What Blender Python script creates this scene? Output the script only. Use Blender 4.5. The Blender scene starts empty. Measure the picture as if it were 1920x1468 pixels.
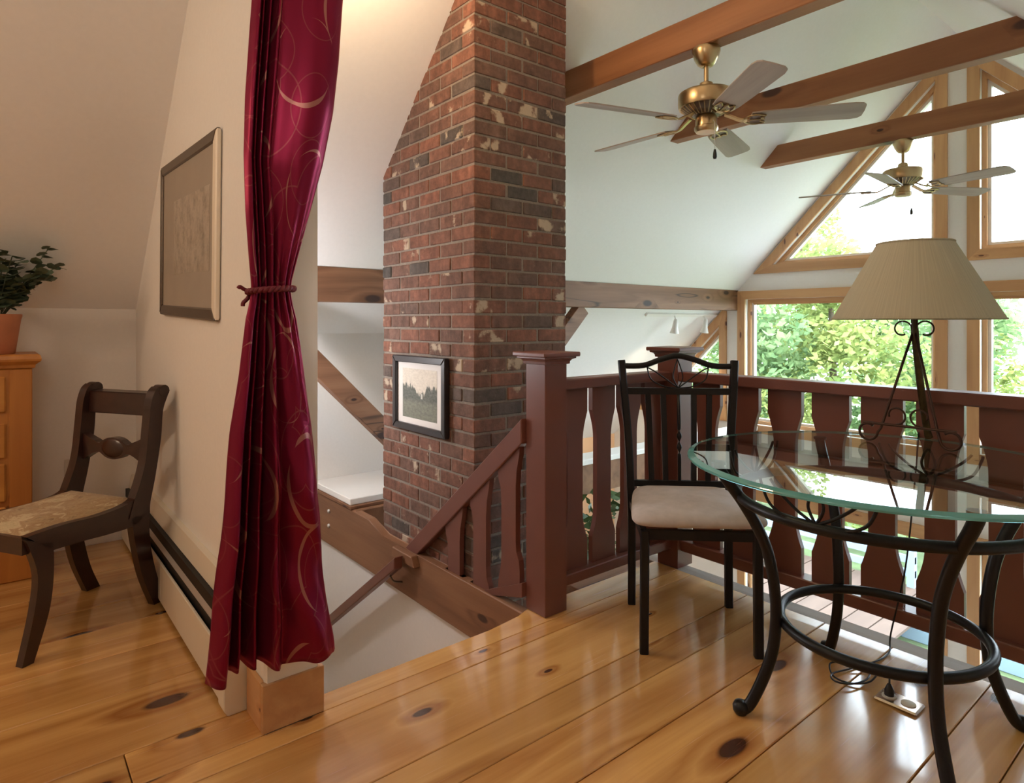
import bpy, bmesh, math, random
from mathutils import Vector, Matrix, Euler
from mathutils.geometry import tessellate_polygon
random.seed(7)
C = bpy.context.scene
COL = C.collection
PI = math.pi

# ------------------------------------------------------------------ camera
cam = bpy.data.cameras.new('camera')
cam.sensor_width = 36.0
cam.lens = 1193.0 / 1920.0 * 36.0
cam.shift_y = -129.0 / 1920.0
cam.clip_start = 0.05
cam.clip_end = 300
camo = bpy.data.objects.new('camera', cam)
COL.objects.link(camo)
camo.location = (0, 0, 1.2)
camo.rotation_euler = (PI / 2, 0, math.radians(50.824))
C.camera = camo

# ------------------------------------------------------------------ world, lights, exposure
world = bpy.data.worlds.new('sky')
C.world = world
world.use_nodes = True
wn = world.node_tree.nodes
wn['Background'].inputs[0].default_value = (0.76, 0.88, 1.0, 1)
wn['Background'].inputs[1].default_value = 9.0
C.view_settings.view_transform = 'Standard'
C.view_settings.look = 'None'
C.view_settings.gamma = 1.0
C.view_settings.use_curve_mapping = False
C.view_settings.exposure = 0.60
C.cycles.use_denoising = True
C.cycles.max_bounces = 10
C.cycles.diffuse_bounces = 6
C.cycles.glossy_bounces = 4
C.cycles.transparent_max_bounces = 16
C.cycles.sample_clamp_indirect = 6.0
C.cycles.caustics_reflective = False
C.cycles.caustics_refractive = False


def light(name, kind, loc, power, color, size=0.1, rot=None, extra=None):
    d = bpy.data.lights.new(name, kind)
    d.energy = power
    d.color = color
    if kind in ('POINT', 'SPOT'):
        d.shadow_soft_size = size
    if kind == 'SUN':
        d.angle = size
    o = bpy.data.objects.new(name, d)
    COL.objects.link(o)
    o.location = loc
    if rot:
        o.rotation_euler = rot
    if extra:
        for k, v in extra.items():
            setattr(d, k, v)
    return o


# sun comes over the roof from behind the loft and lights the trees
sd = Vector((-0.28, 0.74, -0.62))
light('sun', 'SUN', (0, -20, 30), 5.0, (1.0, 0.95, 0.86), 0.01,
      rot=sd.to_track_quat('-Z', 'Y').to_euler())
WARM = (1.0, 0.74, 0.51)
light('stair_lamp', 'POINT', (-2.25, 1.10, 2.72), 13, (1.0, 0.68, 0.40), 0.09)
light('bedroom_lamp', 'POINT', (-3.35, -1.35, 2.0), 12, WARM, 0.07)
light('bedroom_ceiling_lamp', 'POINT', (-2.45, -1.35, 2.35), 13, WARM, 0.12)
light('loft_fill', 'POINT', (-0.7, -0.35, 2.25), 5.5, (1.0, 0.90, 0.82), 0.15)  # added fill without a fixture, lifts the wall end and foreground floor

# ------------------------------------------------------------------ node helpers
def setin(nd, key, v):
    if key in nd.inputs:
        s = nd.inputs[key]
        try:
            if hasattr(s.default_value, '__len__') and not isinstance(v, (int, float)):
                v = tuple(v)
                if len(s.default_value) == 4 and len(v) == 3:
                    v = v + (1,)
            s.default_value = v
        except Exception:
            pass


class NT:
    def __init__(self, name):
        self.m = bpy.data.materials.new(name)
        self.m.use_nodes = True
        self.t = self.m.node_tree
        self.n = self.t.nodes
        self.b = self.n['Principled BSDF']
        self.out = self.n['Material Output']

    def new(self, typ, **kw):
        nd = self.n.new(typ)
        for k, v in kw.items():
            if hasattr(nd, k):
                setattr(nd, k, v)
            else:
                setin(nd, k.replace('_', ' '), v)
        return nd

    def link(self, a, b):
        self.t.links.new(a, b)

    def feed(self, val, sock):
        if isinstance(val, bpy.types.NodeSocket):
            self.link(val, sock)
        elif val is not None:
            try:
                sock.default_value = val if not (hasattr(sock.default_value, '__len__') and isinstance(val, tuple) and len(val) == 3 and len(sock.default_value) == 4) else val + (1,)
            except Exception:
                sock.default_value = val

    def math(self, op, a, b=None, c=None, clamp=False):
        nd = self.n.new('ShaderNodeMath')
        nd.operation = op
        nd.use_clamp = clamp
        self.feed(a, nd.inputs[0])
        if b is not None:
            self.feed(b, nd.inputs[1])
        if c is not None:
            self.feed(c, nd.inputs[2])
        return nd.outputs[0]

    def vmath(self, op, a, b=None):
        nd = self.n.new('ShaderNodeVectorMath')
        nd.operation = op
        self.feed(a, nd.inputs[0])
        if b is not None:
            self.feed(b, nd.inputs[1])
        return nd.outputs[0]

    def scale(self, v, s):
        return self.vmath('MULTIPLY', v, s)

    def noise(self, vec, scale=5, detail=3, rough=0.5, dist=0.0):
        nd = self.n.new('ShaderNodeTexNoise')
        if vec is not None:
            self.link(vec, nd.inputs['Vector'])
        setin(nd, 'Scale', scale)
        setin(nd, 'Detail', detail)
        setin(nd, 'Roughness', rough)
        setin(nd, 'Distortion', dist)
        return nd.outputs[0]

    def voro(self, vec, scale=1, feature='F1', dim='3D', out='Distance', rnd=1.0):
        nd = self.n.new('ShaderNodeTexVoronoi')
        nd.feature = feature
        nd.voronoi_dimensions = dim
        self.link(vec, nd.inputs['Vector'])
        setin(nd, 'Scale', scale)
        setin(nd, 'Randomness', rnd)
        return nd

    def ramp(self, fac, stops, interp='LINEAR'):
        nd = self.n.new('ShaderNodeValToRGB')
        cr = nd.color_ramp
        cr.interpolation = interp
        while len(cr.elements) < len(stops):
            cr.elements.new(0.5)
        for e, (p, c) in zip(cr.elements, stops):
            e.position = p
            e.color = (c[0], c[1], c[2], 1) if not isinstance(c, (int, float)) else (c, c, c, 1)
        self.feed(fac, nd.inputs[0])
        return nd.outputs[0]

    def mix(self, fac, a, b, mode='MIX'):
        nd = self.n.new('ShaderNodeMix')
        nd.data_type = 'RGBA'
        nd.blend_type = mode
        self.feed(fac, nd.inputs[0])
        self.feed(a, nd.inputs[6])
        self.feed(b, nd.inputs[7])
        return nd.outputs[2]

    def maprange(self, v, a, b, c=0.0, d=1.0, smooth=True):
        nd = self.n.new('ShaderNodeMapRange')
        nd.interpolation_type = 'SMOOTHSTEP' if smooth else 'LINEAR'
        self.feed(v, nd.inputs[0])
        for i, x in enumerate((a, b, c, d)):
            nd.inputs[i + 1].default_value = x
        return nd.outputs[0]

    def bump(self, h, strength=0.2, dist=0.01):
        nd = self.n.new('ShaderNodeBump')
        nd.inputs['Strength'].default_value = strength
        nd.inputs['Distance'].default_value = dist
        self.link(h, nd.inputs['Height'])
        self.link(nd.outputs[0], self.b.inputs['Normal'])

    def coord(self, kind='Object'):
        return self.n.new('ShaderNodeTexCoord').outputs[kind]

    def rand(self):
        return self.n.new('ShaderNodeObjectInfo').outputs['Random']

    def base(self, col=None, rough=0.5, metal=0.0, spec=None, coat=None, sheen=None):
        if col is not None:
            self.feed(col, self.b.inputs['Base Color'])
        self.feed(rough, self.b.inputs['Roughness'])
        self.b.inputs['Metallic'].default_value = metal
        if spec is not None:
            setin(self.b, 'Specular IOR Level', spec)
        if coat is not None:
            setin(self.b, 'Coat Weight', coat[0])
            setin(self.b, 'Coat Roughness', coat[1])
        if sheen is not None:
            setin(self.b, 'Sheen Weight', sheen)
        return self.m


def plain(name, col, rough=0.5, metal=0.0, spec=None, var=0.0, vscale=20, bump=0.0, coat=None, sheen=None):
    t = NT(name)
    c = col
    if var or bump:
        co = t.coord()
        nz = t.noise(co, vscale, 4, 0.55)
        if var:
            k = t.ramp(nz, [(0.3, 1 - var), (0.7, 1 + var)])
            c = t.mix(1.0, col + (1,), k, 'MULTIPLY')
        if bump:
            t.bump(nz, bump, 0.004)
    return t.base(c, rough, metal, spec, coat, sheen)


def wood(name, light_c, dark_c, knot_c, axis='Y', rough=0.35, coat=None, crack=0.0, thru=None, gscale=9.0, knot=0.085, kdens=0.5, ksc=(4.5, 1.5), var=0.25, bump=0.05, fine=0.5, hue=None):
    """grain runs along `axis`; every object gets its own slice of the log"""
    t = NT(name)
    co = t.coord()
    r = t.rand()
    off = t.n.new('ShaderNodeCombineXYZ')
    t.feed(t.math('MULTIPLY', r, 37.0), off.inputs[0])
    t.feed(t.math('MULTIPLY', r, 61.0), off.inputs[1])
    t.feed(t.math('MULTIPLY', r, 23.0), off.inputs[2])
    v = t.vmath('ADD', co, off.outputs[0])
    ks = {'X': (ksc[1], ksc[0], ksc[0]), 'Y': (ksc[0], ksc[1], ksc[0]), 'Z': (ksc[0], ksc[0], ksc[1])}[axis]
    gs = {'X': (0.09, 1, 1), 'Y': (1, 0.09, 1), 'Z': (1, 1, 0.09)}[axis]
    # knots
    if thru:            # knots run through the board: look them up in the plane of its face
        sx = t.n.new('ShaderNodeSeparateXYZ')
        t.link(t.scale(v, ks), sx.inputs[0])
        cb = t.n.new('ShaderNodeCombineXYZ')
        for slot, ax in enumerate([a_ for a_ in 'XYZ' if a_ != thru]):
            t.link(sx.outputs['XYZ'.index(ax)], cb.inputs[slot])
        kv = t.voro(cb.outputs[0], 1.0, dim='2D')
    else:
        kv = t.voro(t.scale(v, ks), 1.0)
    d = kv.outputs['Distance']
    sep = t.n.new('ShaderNodeSeparateColor')
    t.link(kv.outputs['Color'], sep.inputs[0])
    on = t.math('LESS_THAN', sep.outputs[0], kdens)
    size = t.math('MULTIPLY_ADD', sep.outputs[1], knot * 1.4, knot * 0.35)
    kd = t.math('DIVIDE', d, size)
    kmask = t.math('MULTIPLY', t.maprange(kd, 0.75, 1.25, 1.0, 0.0), on)
    khalo = t.math('MULTIPLY', t.maprange(kd, 0.8, 4.2, 1.0, 0.0), on)
    # grain
    warp = t.noise(t.scale(v, gs), 2.2, 2, 0.5)
    g1 = t.noise(t.scale(v, gs), gscale, 4, 0.55, 0.6)
    w = t.math('ADD', t.math('MULTIPLY', warp, 6.0), t.math('MULTIPLY', khalo, 0.9))
    rings = t.math('FRACT', t.math('ADD', w, t.math('MULTIPLY', g1, 1.5)))
    rings = t.math('PINGPONG', t.math('MULTIPLY', rings, 2.0), 1.0)
    fi = t.noise(t.scale(v, tuple(x if x == 1 else 0.02 for x in gs)), 110, 2, 0.6)
    fac = t.math('ADD', t.math('MULTIPLY', rings, 0.40), t.math('ADD', t.math('MULTIPLY', g1, 0.45), t.math('MULTIPLY', fi, fine * 0.4)))
    fac = t.math('ADD', fac, t.math('MULTIPLY', khalo, 0.25))
    c = t.ramp(fac, [(0.28, light_c), (0.95, dark_c)])
    tone = t.ramp(t.math('FRACT', t.math('MULTIPLY', r, 7.31)), [(0.0, 1 - var), (1.0, 1 + var)])
    c = t.mix(1.0, c, tone, 'MULTIPLY')
    c = t.mix(kmask, c, knot_c + (1,))
    if crack:
        iso = t.noise(t.scale(v, tuple(x * 3.2 if x == 1 else 0.35 for x in gs)), 1.0, 3, 0.5)
        ck = t.maprange(t.math('ABSOLUTE', t.math('SUBTRACT', iso, 0.5)), 0.0, 0.012, 1.0, 0.0)
        c = t.mix(t.math('MULTIPLY', ck, crack), c, tuple(q * 0.6 for q in knot_c) + (1,))
    t.feed(t.math('MULTIPLY_ADD', fi, 0.12, rough - 0.06), t.b.inputs['Roughness'])
    if bump:
        t.bump(t.math('ADD', t.math('MULTIPLY', fi, 0.3), t.math('MULTIPLY', kmask, -0.5)), bump, 0.003)
    t.feed(c, t.b.inputs['Base Color'])
    if coat:
        setin(t.b, 'Coat Weight', coat[0])
        setin(t.b, 'Coat Roughness', coat[1])
    return t.m


def arch_glass(name, tint=(1, 1, 1), ior=1.5, rough=0.0, gain=1.0):
    t = NT(name)
    t.n.remove(t.b)
    tr = t.n.new('ShaderNodeBsdfTransparent')
    tr.inputs[0].default_value = tint + (1,)
    gl = t.n.new('ShaderNodeBsdfGlossy')
    gl.inputs[0].default_value = (1, 1, 1, 1)
    gl.inputs['Roughness'].default_value = rough
    fr = t.n.new('ShaderNodeFresnel')
    fr.inputs[0].default_value = ior
    geo = t.n.new('ShaderNodeNewGeometry')
    front = t.math('SUBTRACT', 1.0, geo.outputs['Backfacing'])
    f = t.math('MULTIPLY', t.math('MULTIPLY', fr.outputs[0], gain), front, clamp=True)
    mx = t.n.new('ShaderNodeMixShader')
    t.link(f, mx.inputs[0])
    t.link(tr.outputs[0], mx.inputs[1])
    t.link(gl.outputs[0], mx.inputs[2])
    t.link(mx.outputs[0], t.out.inputs[0])
    return t.m


# ------------------------------------------------------------------ materials
M = {}
M['wall'] = plain('wall_paint', (0.80, 0.775, 0.735), 0.85, var=0.015, vscale=60, bump=0.06)
M['ceil'] = plain('ceiling_paint', (0.86, 0.855, 0.845), 0.9, var=0.012, vscale=40, bump=0.05)
M['white'] = plain('white_trim_paint', (0.82, 0.80, 0.76), 0.45)
M['floor'] = wood('honey_pine_boards', (0.72, 0.42, 0.145), (0.38, 0.155, 0.038), (0.060, 0.018, 0.008), 'Y', rough=0.25, coat=(1.0, 0.12), knot=0.056, kdens=0.72, ksc=(3.6, 1.5), var=0.17, bump=0.05, fine=0.5, thru='Z')
M['subfloor'] = plain('subfloor_board', (0.30, 0.16, 0.07), 0.7, var=0.1)
M['pineY'] = wood('pine_timber_lengthwise', (0.29, 0.145, 0.078), (0.135, 0.058, 0.027), (0.04, 0.016, 0.011), 'Y', rough=0.6, crack=0.8, knot=0.085, kdens=0.6, ksc=(5, 2.2), var=0.10, thru='X')
M['pineX'] = wood('pine_timber_crosswise', (0.34, 0.145, 0.055), (0.21, 0.08, 0.028), (0.06, 0.018, 0.010), 'X', rough=0.5, knot=0.085, kdens=0.45, ksc=(4, 1.7), var=0.06, thru='Y')
M['beamX'] = wood('oiled_stair_timber', (0.26, 0.122, 0.058), (0.14, 0.058, 0.025), (0.05, 0.018, 0.010), 'X', rough=0.6, knot=0.08, kdens=0.45, ksc=(4, 1.8), var=0.05, thru='Y')
M['trimX'] = wood('pine_trim_horizontal', (0.62, 0.36, 0.17), (0.46, 0.23, 0.10), (0.13, 0.045, 0.025), 'X', rough=0.42, knot=0.05, kdens=0.35, ksc=(8, 2.4), var=0.08, thru='Y')
M['trimZ'] = wood('pine_trim_upright', (0.62, 0.36, 0.17), (0.46, 0.23, 0.10), (0.13, 0.045, 0.025), 'Z', rough=0.42, knot=0.05, kdens=0.35, ksc=(8, 2.4), var=0.08, thru='Y')
M['dresser'] = wood('antique_pine', (0.52, 0.22, 0.05), (0.35, 0.12, 0.025), (0.12, 0.04, 0.01), 'Z', rough=0.4, knot=0.06, kdens=0.35, ksc=(7, 3), var=0.05, thru='X')
M['drawerpine'] = wood('antique_pine_drawer', (0.58, 0.27, 0.06), (0.40, 0.15, 0.03), (0.12, 0.04, 0.01), 'Y', rough=0.4, knot=0.05, kdens=0.3, ksc=(7, 3), var=0.05, thru='X')
M['grey_wood'] = wood('weathered_sawn_timber', (0.36, 0.31, 0.27), (0.22, 0.18, 0.15), (0.1, 0.07, 0.05), 'X', rough=0.8, knot=0.05, kdens=0.2, var=0.05, bump=0.3)
M['paint_brown'] = plain('brown_red_rail_paint', (0.160, 0.058, 0.043), 0.33, spec=0.5, var=0.05, vscale=8, bump=0.02)
M['dark_metal'] = plain('black_textured_metal', (0.006, 0.006, 0.0075), 0.38, metal=0.0, spec=0.3, var=0.2, vscale=150, bump=0.05)
M['iron'] = plain('bronzed_iron', (0.045, 0.022, 0.016), 0.4, metal=0.6, spec=0.5)
M['pole'] = plain('mossy_bronze_pole', (0.06, 0.045, 0.018), 0.45, metal=0.4, var=0.4, vscale=40)
M['brass'] = plain('antique_brass', (0.50, 0.375, 0.21), 0.28, metal=1.0, var=0.08, vscale=4)
M['brass_dark'] = plain('dark_brass', (0.16, 0.12, 0.09), 0.4, metal=0.8)  # darker, rougher brass for vent rings and handrail brackets
M['blade'] = wood('limed_oak_blade', (0.40, 0.335, 0.29), (0.26, 0.21, 0.18), (0.2, 0.16, 0.13), 'X', rough=0.45, knot=0.02, kdens=0.0, var=0.03, bump=0.02)
M['black'] = plain('black_plastic', (0.01, 0.01, 0.01), 0.45)
M['mortar'] = plain('grey_mortar', (0.235, 0.195, 0.16), 0.95, var=0.15, vscale=90, bump=0.5)
M['frame_black'] = plain('black_frame_lacquer', (0.018, 0.014, 0.016), 0.35)
M['frame_brown'] = plain('champagne_brown_frame', (0.10, 0.075, 0.055), 0.35, metal=0.3, var=0.06)
M['frame_lit'] = plain('lit_frame_stile', (0.85, 0.77, 0.64), 0.4, metal=0.2)  # pale copy for one stile, the light it catches put into its colour
M['mat_white'] = plain('white_mount_board', (0.80, 0.76, 0.72), 0.8)
M['mat_taupe'] = plain('taupe_mount_board', (0.34, 0.29, 0.235), 0.7, var=0.04, vscale=6)
M['seat_fabric'] = plain('taupe_microfibre', (0.47, 0.43, 0.425), 0.9, var=0.10, vscale=26, bump=0.15, sheen=0.35)
M['mahogany'] = plain('dark_mahogany', (0.030, 0.011, 0.008), 0.32, var=0.2, vscale=30, coat=(0.3, 0.2))
M['terracotta'] = plain('terracotta', (0.52, 0.21, 0.11), 0.8, var=0.08, vscale=14)
M['soil'] = plain('potting_soil', (0.03, 0.02, 0.012), 0.95, bump=0.6, vscale=60)
M['leaf_dark'] = plain('grey_green_leaf', (0.095, 0.135, 0.085), 0.5, var=0.35, vscale=25)
M['leaf_ficus'] = plain('ficus_leaf', (0.06, 0.12, 0.035), 0.45, var=0.35, vscale=12)
M['bark'] = plain('tree_bark', (0.10, 0.07, 0.045), 0.9, var=0.3, vscale=12, bump=0.5)
M['heater'] = plain('cream_enamel', (0.72, 0.66, 0.55), 0.4)
M['heater_gap_shade'] = plain('heater_slot_shade', (0.008, 0.007, 0.006), 0.6)
M['steel'] = plain('brushed_steel', (0.62, 0.60, 0.57), 0.3, metal=0.5)
M['plate'] = plain('nickel_plate', (0.62, 0.50, 0.42), 0.25, metal=0.9)
M['nylon'] = plain('ivory_receptacle', (0.62, 0.58, 0.52), 0.4)
M['rope'] = plain('burgundy_rope', (0.14, 0.006, 0.016), 0.6, bump=0.5, vscale=200)
M['lawn'] = plain('lawn', (0.10, 0.14, 0.055), 0.95, var=0.4, vscale=3, bump=0.3)
M['deck'] = wood('brown_deck_board', (0.11, 0.066, 0.045), (0.07, 0.04, 0.027), (0.04, 0.02, 0.014), 'Y', rough=0.8, knot=0.04, kdens=0.2, var=0.1)
M['deck_rail'] = plain('blue_grey_deck_paint', (0.22, 0.30, 0.38), 0.6)
M['outer_chair'] = plain('white_resin', (0.8, 0.8, 0.78), 0.5)
M['lower_floor'] = plain('pale_floor', (0.60, 0.55, 0.49), 0.35, var=0.06, vscale=3)
M['peach'] = plain('peach_wall_paint', (0.76, 0.52, 0.34), 0.85)
M['glass'] = arch_glass('window_glass', (0.97, 0.985, 0.98), 1.45)
M['table_glass'] = arch_glass('table_glass', (0.82, 0.90, 0.88), 1.52, gain=1.15)


def mat_edge_glass():
    t = NT('table_glass_edge')
    t.base((0.11, 0.42, 0.41), 0.08, spec=0.8)
    setin(t.b, 'Transmission Weight', 0.35)
    setin(t.b, 'IOR', 1.5)
    return t.m


M['glass_edge'] = mat_edge_glass()


def mat_brick():
    t = NT('rough_brick')
    r = t.rand()
    co = t.coord()
    off = t.n.new('ShaderNodeCombineXYZ')
    t.feed(t.math('MULTIPLY', r, 51.0), off.inputs[0])
    t.feed(t.math('MULTIPLY', r, 83.0), off.inputs[2])
    v = t.vmath('ADD', co, off.outputs[0])
    c = t.ramp(r, [(0.0, (0.215, 0.088, 0.055)), (0.40, (0.170, 0.080, 0.054)), (0.70, (0.140, 0.075, 0.054)),
                   (0.88, (0.155, 0.085, 0.062)), (0.96, (0.095, 0.072, 0.060)), (1.0, (0.075, 0.066, 0.058))])
    nz = t.noise(v, 30, 4, 0.6)
    c = t.mix(1.0, c, t.ramp(nz, [(0.25, 0.60), (0.75, 1.36)]), 'MULTIPLY')
    st = t.noise(t.scale(v, (16, 16, 3)), 1.0, 3, 0.6)
    c = t.mix(1.0, c, t.ramp(st, [(0.3, 0.74), (0.55, 1.05), (0.75, 1.28)]), 'MULTIPLY')
    # lime-washed blotches on some bricks
    r2 = t.math('FRACT', t.math('MULTIPLY', r, 17.37))
    on = t.math('GREATER_THAN', r2, 0.72)
    big = t.noise(t.scale(v, (1, 1, 0.8)), 11, 1, 0.5)
    bl = t.maprange(t.math('ADD', big, t.math('MULTIPLY', t.noise(v, 60, 3, 0.6), 0.22)), 0.69, 0.78)
    bl = t.math('MULTIPLY', bl, on)
    c = t.mix(t.math('MULTIPLY', bl, 0.8), c, (0.52, 0.42, 0.31, 1))
    # a dusting of lime on all
    du = t.maprange(t.noise(v, 45, 5, 0.7), 0.60, 0.78)
    c = t.mix(t.math('MULTIPLY', du, 0.38), c, (0.40, 0.32, 0.25, 1))
    t.bump(t.noise(v, 70, 5, 0.65), 0.5, 0.004)
    return t.base(c, 0.9)


M['brick'] = mat_brick()


def mat_curtain():
    t = NT('burgundy_satin_with_swirls')
    uv = t.coord('UV')
    red = (0.175, 0.008, 0.031, 1)
    c = red
    wob = t.vmath('ADD', uv, t.scale(t.n_noise_vec(uv) if hasattr(t, 'n_noise_vec') else uv, (0, 0, 0)))
    masks = []
    for sc, R, w, off, thick in ((3.6, 0.46, 0.030, (0.13, 0.37, 0), True), (2.9, 0.40, 0.010, (0.71, 0.23, 0), False), (4.7, 0.44, 0.012, (0.31, 0.83, 0), False)):
        p = t.vmath('ADD', uv, off)
        vo = t.voro(p, sc, 'F1', '2D', rnd=0.75)
        d = t.math('ABSOLUTE', t.math('SUBTRACT', vo.outputs['Distance'], R))
        if thick:
            # brush-stroke arcs: thicker on one side of the ring
            k = t.noise(p, 5.5, 1, 0.5)
            ww = t.math('MULTIPLY', t.maprange(k, 0.42, 0.66), w)
            m = t.math('LESS_THAN', d, ww)
            masks.append(t.math('MULTIPLY', m, 0.55))
        else:
            m = t.maprange(d, w * 0.3, w, 1.0, 0.0)
            masks.append(t.math('MULTIPLY', m, 0.16))
    tot = t.math('MAXIMUM', t.math('MAXIMUM', masks[0], masks[1]), masks[2])
    c = t.mix(tot, red, (0.44, 0.25, 0.19, 1))
    weave = t.noise(t.scale(uv, (60, 900, 1)), 1.0, 2, 0.5)
    t.bump(weave, 0.05, 0.002)
    t.base(c, 0.34, metal=0.65, spec=0.5, sheen=0.1)
    setin(t.b, 'Sheen Tint', (1.0, 0.12, 0.30, 1))
    setin(t.b, 'Specular Tint', (1.0, 0.42, 0.58, 1))
    setin(t.b, 'Anisotropic', 0.5)
    return t.m


M['curtain'] = mat_curtain()


def mat_tapestry():
    t = NT('floral_tapestry')
    co = t.coord()
    w = t.vmath('ADD', t.scale(co, (7, 7, 7)), t.scale(t.n.new('ShaderNodeTexNoise').outputs['Color'], (1.2, 1.2, 1.2)))
    vo = t.voro(w, 1.6, 'SMOOTH_F1')
    a = t.noise(w, 2.6, 4, 0.6, 1.5)
    c = t.ramp(t.math('ADD', t.math('MULTIPLY', vo.outputs['Distance'], 0.6), t.math('MULTIPLY', a, 0.55)),
               [(0.30, (0.22, 0.13, 0.07)), (0.45, (0.42, 0.30, 0.16)), (0.56, (0.33, 0.20, 0.10)), (0.66, (0.55, 0.44, 0.27)), (0.85, (0.36, 0.29, 0.15))])
    t.bump(t.noise(co, 220, 2, 0.5), 0.2, 0.002)
    return t.base(c, 0.9, sheen=0.2)


M['tapestry'] = mat_tapestry()


def mat_shade():
    t = NT('cream_string_shade')
    co = t.coord()
    sep = t.n.new('ShaderNodeSeparateXYZ')
    t.link(co, sep.inputs[0])
    ang = t.math('ARCTAN2', sep.outputs[1], sep.outputs[0])
    st = t.noise(None, 1, 2, 0.5)
    nd = st.node
    comb = t.n.new('ShaderNodeCombineXYZ')
    t.feed(t.math('MULTIPLY', ang, 60.0), comb.inputs[0])
    t.feed(t.math('MULTIPLY', sep.outputs[2], 4.0), comb.inputs[1])
    t.link(comb.outputs[0], nd.inputs['Vector'])
    c = t.mix(1.0, (0.58, 0.55, 0.42, 1), t.ramp(st, [(0.25, 0.88), (0.75, 1.08)]), 'MULTIPLY')
    t.n.remove(t.b)
    d = t.n.new('ShaderNodeBsdfDiffuse')
    tr = t.n.new('ShaderNodeBsdfTranslucent')
    t.link(c, d.inputs[0])
    t.link(c, tr.inputs[0])
    mx = t.n.new('ShaderNodeMixShader')
    mx.inputs[0].default_value = 0.32
    t.link(d.outputs[0], mx.inputs[1])
    t.link(tr.outputs[0], mx.inputs[2])
    t.link(mx.outputs[0], t.out.inputs[0])
    return t.m


M['shade'] = mat_shade()


def mat_leaf(name, c1, c2, tl=0.45):
    t = NT(name)
    co = t.coord()
    nz = t.noise(co, 1.3, 4, 0.7)
    c = t.ramp(nz, [(0.3, c1), (0.7, c2)])
    t.n.remove(t.b)
    d = t.n.new('ShaderNodeBsdfDiffuse')
    tr = t.n.new('ShaderNodeBsdfTranslucent')
    t.link(c, d.inputs[0])
    t.link(c, tr.inputs[0])
    mx = t.n.new('ShaderNodeMixShader')
    mx.inputs[0].default_value = tl
    t.link(d.outputs[0], mx.inputs[1])
    t.link(tr.outputs[0], mx.inputs[2])
    t.link(mx.outputs[0], t.out.inputs[0])
    return t.m


M['tree_leaf'] = mat_leaf('maple_leaf', (0.15, 0.23, 0.075), (0.36, 0.38, 0.13))
M['tree_leaf2'] = mat_leaf('ash_leaf', (0.12, 0.22, 0.10), (0.27, 0.36, 0.16))
M['shrub_leaf'] = mat_leaf('plum_shrub_leaf', (0.28, 0.16, 0.24), (0.38, 0.30, 0.34))


def mat_photo():
    """grey-green photograph of a forest clearing, printed flat"""
    t = NT('forest_photograph')
    uv = t.coord('UV')
    sep = t.n.new('ShaderNodeSeparateXYZ')
    t.link(uv, sep.inputs[0])
    y = sep.outputs[1]
    x = sep.outputs[0]
    line = t.math('ADD', t.math('MULTIPLY', t.noise(t.scale(uv, (9, 1.2, 1)), 1, 5, 0.75), 0.55), 0.38)
    dip = t.math('MULTIPLY', t.maprange(t.math('ABSOLUTE', t.math('SUBTRACT', x, 0.53)), 0.0, 0.3, 1.0, 0.0), 0.18)
    tree = t.maprange(t.math('SUBTRACT', y, t.math('SUBTRACT', line, dip)), -0.02, 0.03, 1.0, 0.0)
    tex = t.noise(t.scale(uv, (14, 20, 1)), 1, 5, 0.7)
    treec = t.ramp(tex, [(0.3, (0.045, 0.055, 0.045)), (0.7, (0.16, 0.175, 0.145))])
    grass = t.ramp(tex, [(0.3, (0.12, 0.13, 0.10)), (0.7, (0.24, 0.25, 0.19))])
    sky = t.ramp(tex, [(0.3, (0.55, 0.50, 0.42)), (0.6, (0.74, 0.68, 0.58))])
    c = t.mix(tree, sky, treec)
    c = t.mix(t.maprange(y, 0.28, 0.42, 1.0, 0.0), c, grass)
    fx = t.math('ABSOLUTE', t.math('SUBTRACT', x, 0.57))
    fig = t.math('MULTIPLY', t.math('LESS_THAN', fx, 0.025), t.math('LESS_THAN', t.math('ABSOLUTE', t.math('SUBTRACT', y, 0.46)), 0.05))
    c = t.mix(fig, c, (0.6, 0.6, 0.55, 1))
    return t.base(c, 0.25)


M['photo'] = mat_photo()


def mat_print():
    t = NT('faded_sepia_print')
    uv = t.coord('UV')
    a = t.noise(t.scale(uv, (9, 3.2, 1)), 1, 4, 0.65)
    b = t.noise(t.scale(uv, (26, 22, 1)), 1, 3, 0.6)
    f = t.math('ADD', t.math('MULTIPLY', a, 0.75), t.math('MULTIPLY', b, 0.3))
    c = t.ramp(f, [(0.40, (0.22, 0.175, 0.135)), (0.5, (0.34, 0.29, 0.23)), (0.60, (0.44, 0.38, 0.31))])
    return t.base(c, 0.3)


M['print'] = mat_print()

# ------------------------------------------------------------------ mesh helpers
def obj(name, bm, mat, parent=None, smooth=False, recalc=True):
    if recalc:
        bmesh.ops.recalc_face_normals(bm, faces=bm.faces[:])
    me = bpy.data.meshes.new(name)
    bm.to_mesh(me)
    bm.free()
    if smooth is True:
        for p in me.polygons:
            p.use_smooth = True
    for m in (mat if isinstance(mat, (list, tuple)) else [mat]):
        me.materials.append(m)
    o = bpy.data.objects.new(name, me)
    COL.objects.link(o)
    if smooth == 'auto':
        for p in me.polygons:
            p.use_smooth = True
        try:
            me.set_sharp_from_angle(angle=math.radians(40))
        except Exception:
            pass
    if parent is not None:
        adopt(o, parent)
    return o


def adopt(o, parent):
    """parent keeps world-built geometry where it is"""
    o.parent = parent
    o.matrix_parent_inverse = parent_world(parent).inverted()


def parent_world(p):
    mw = Matrix.LocRotScale(p.location, p.rotation_euler, p.scale)
    if p.parent:
        mw = parent_world(p.parent) @ p.matrix_parent_inverse @ mw
    return mw


def local(name, bm, mat, parent, smooth=False):
    """geometry given in the parent's own frame"""
    o = obj(name, bm, mat, None, smooth)
    o.parent = parent
    return o


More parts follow.
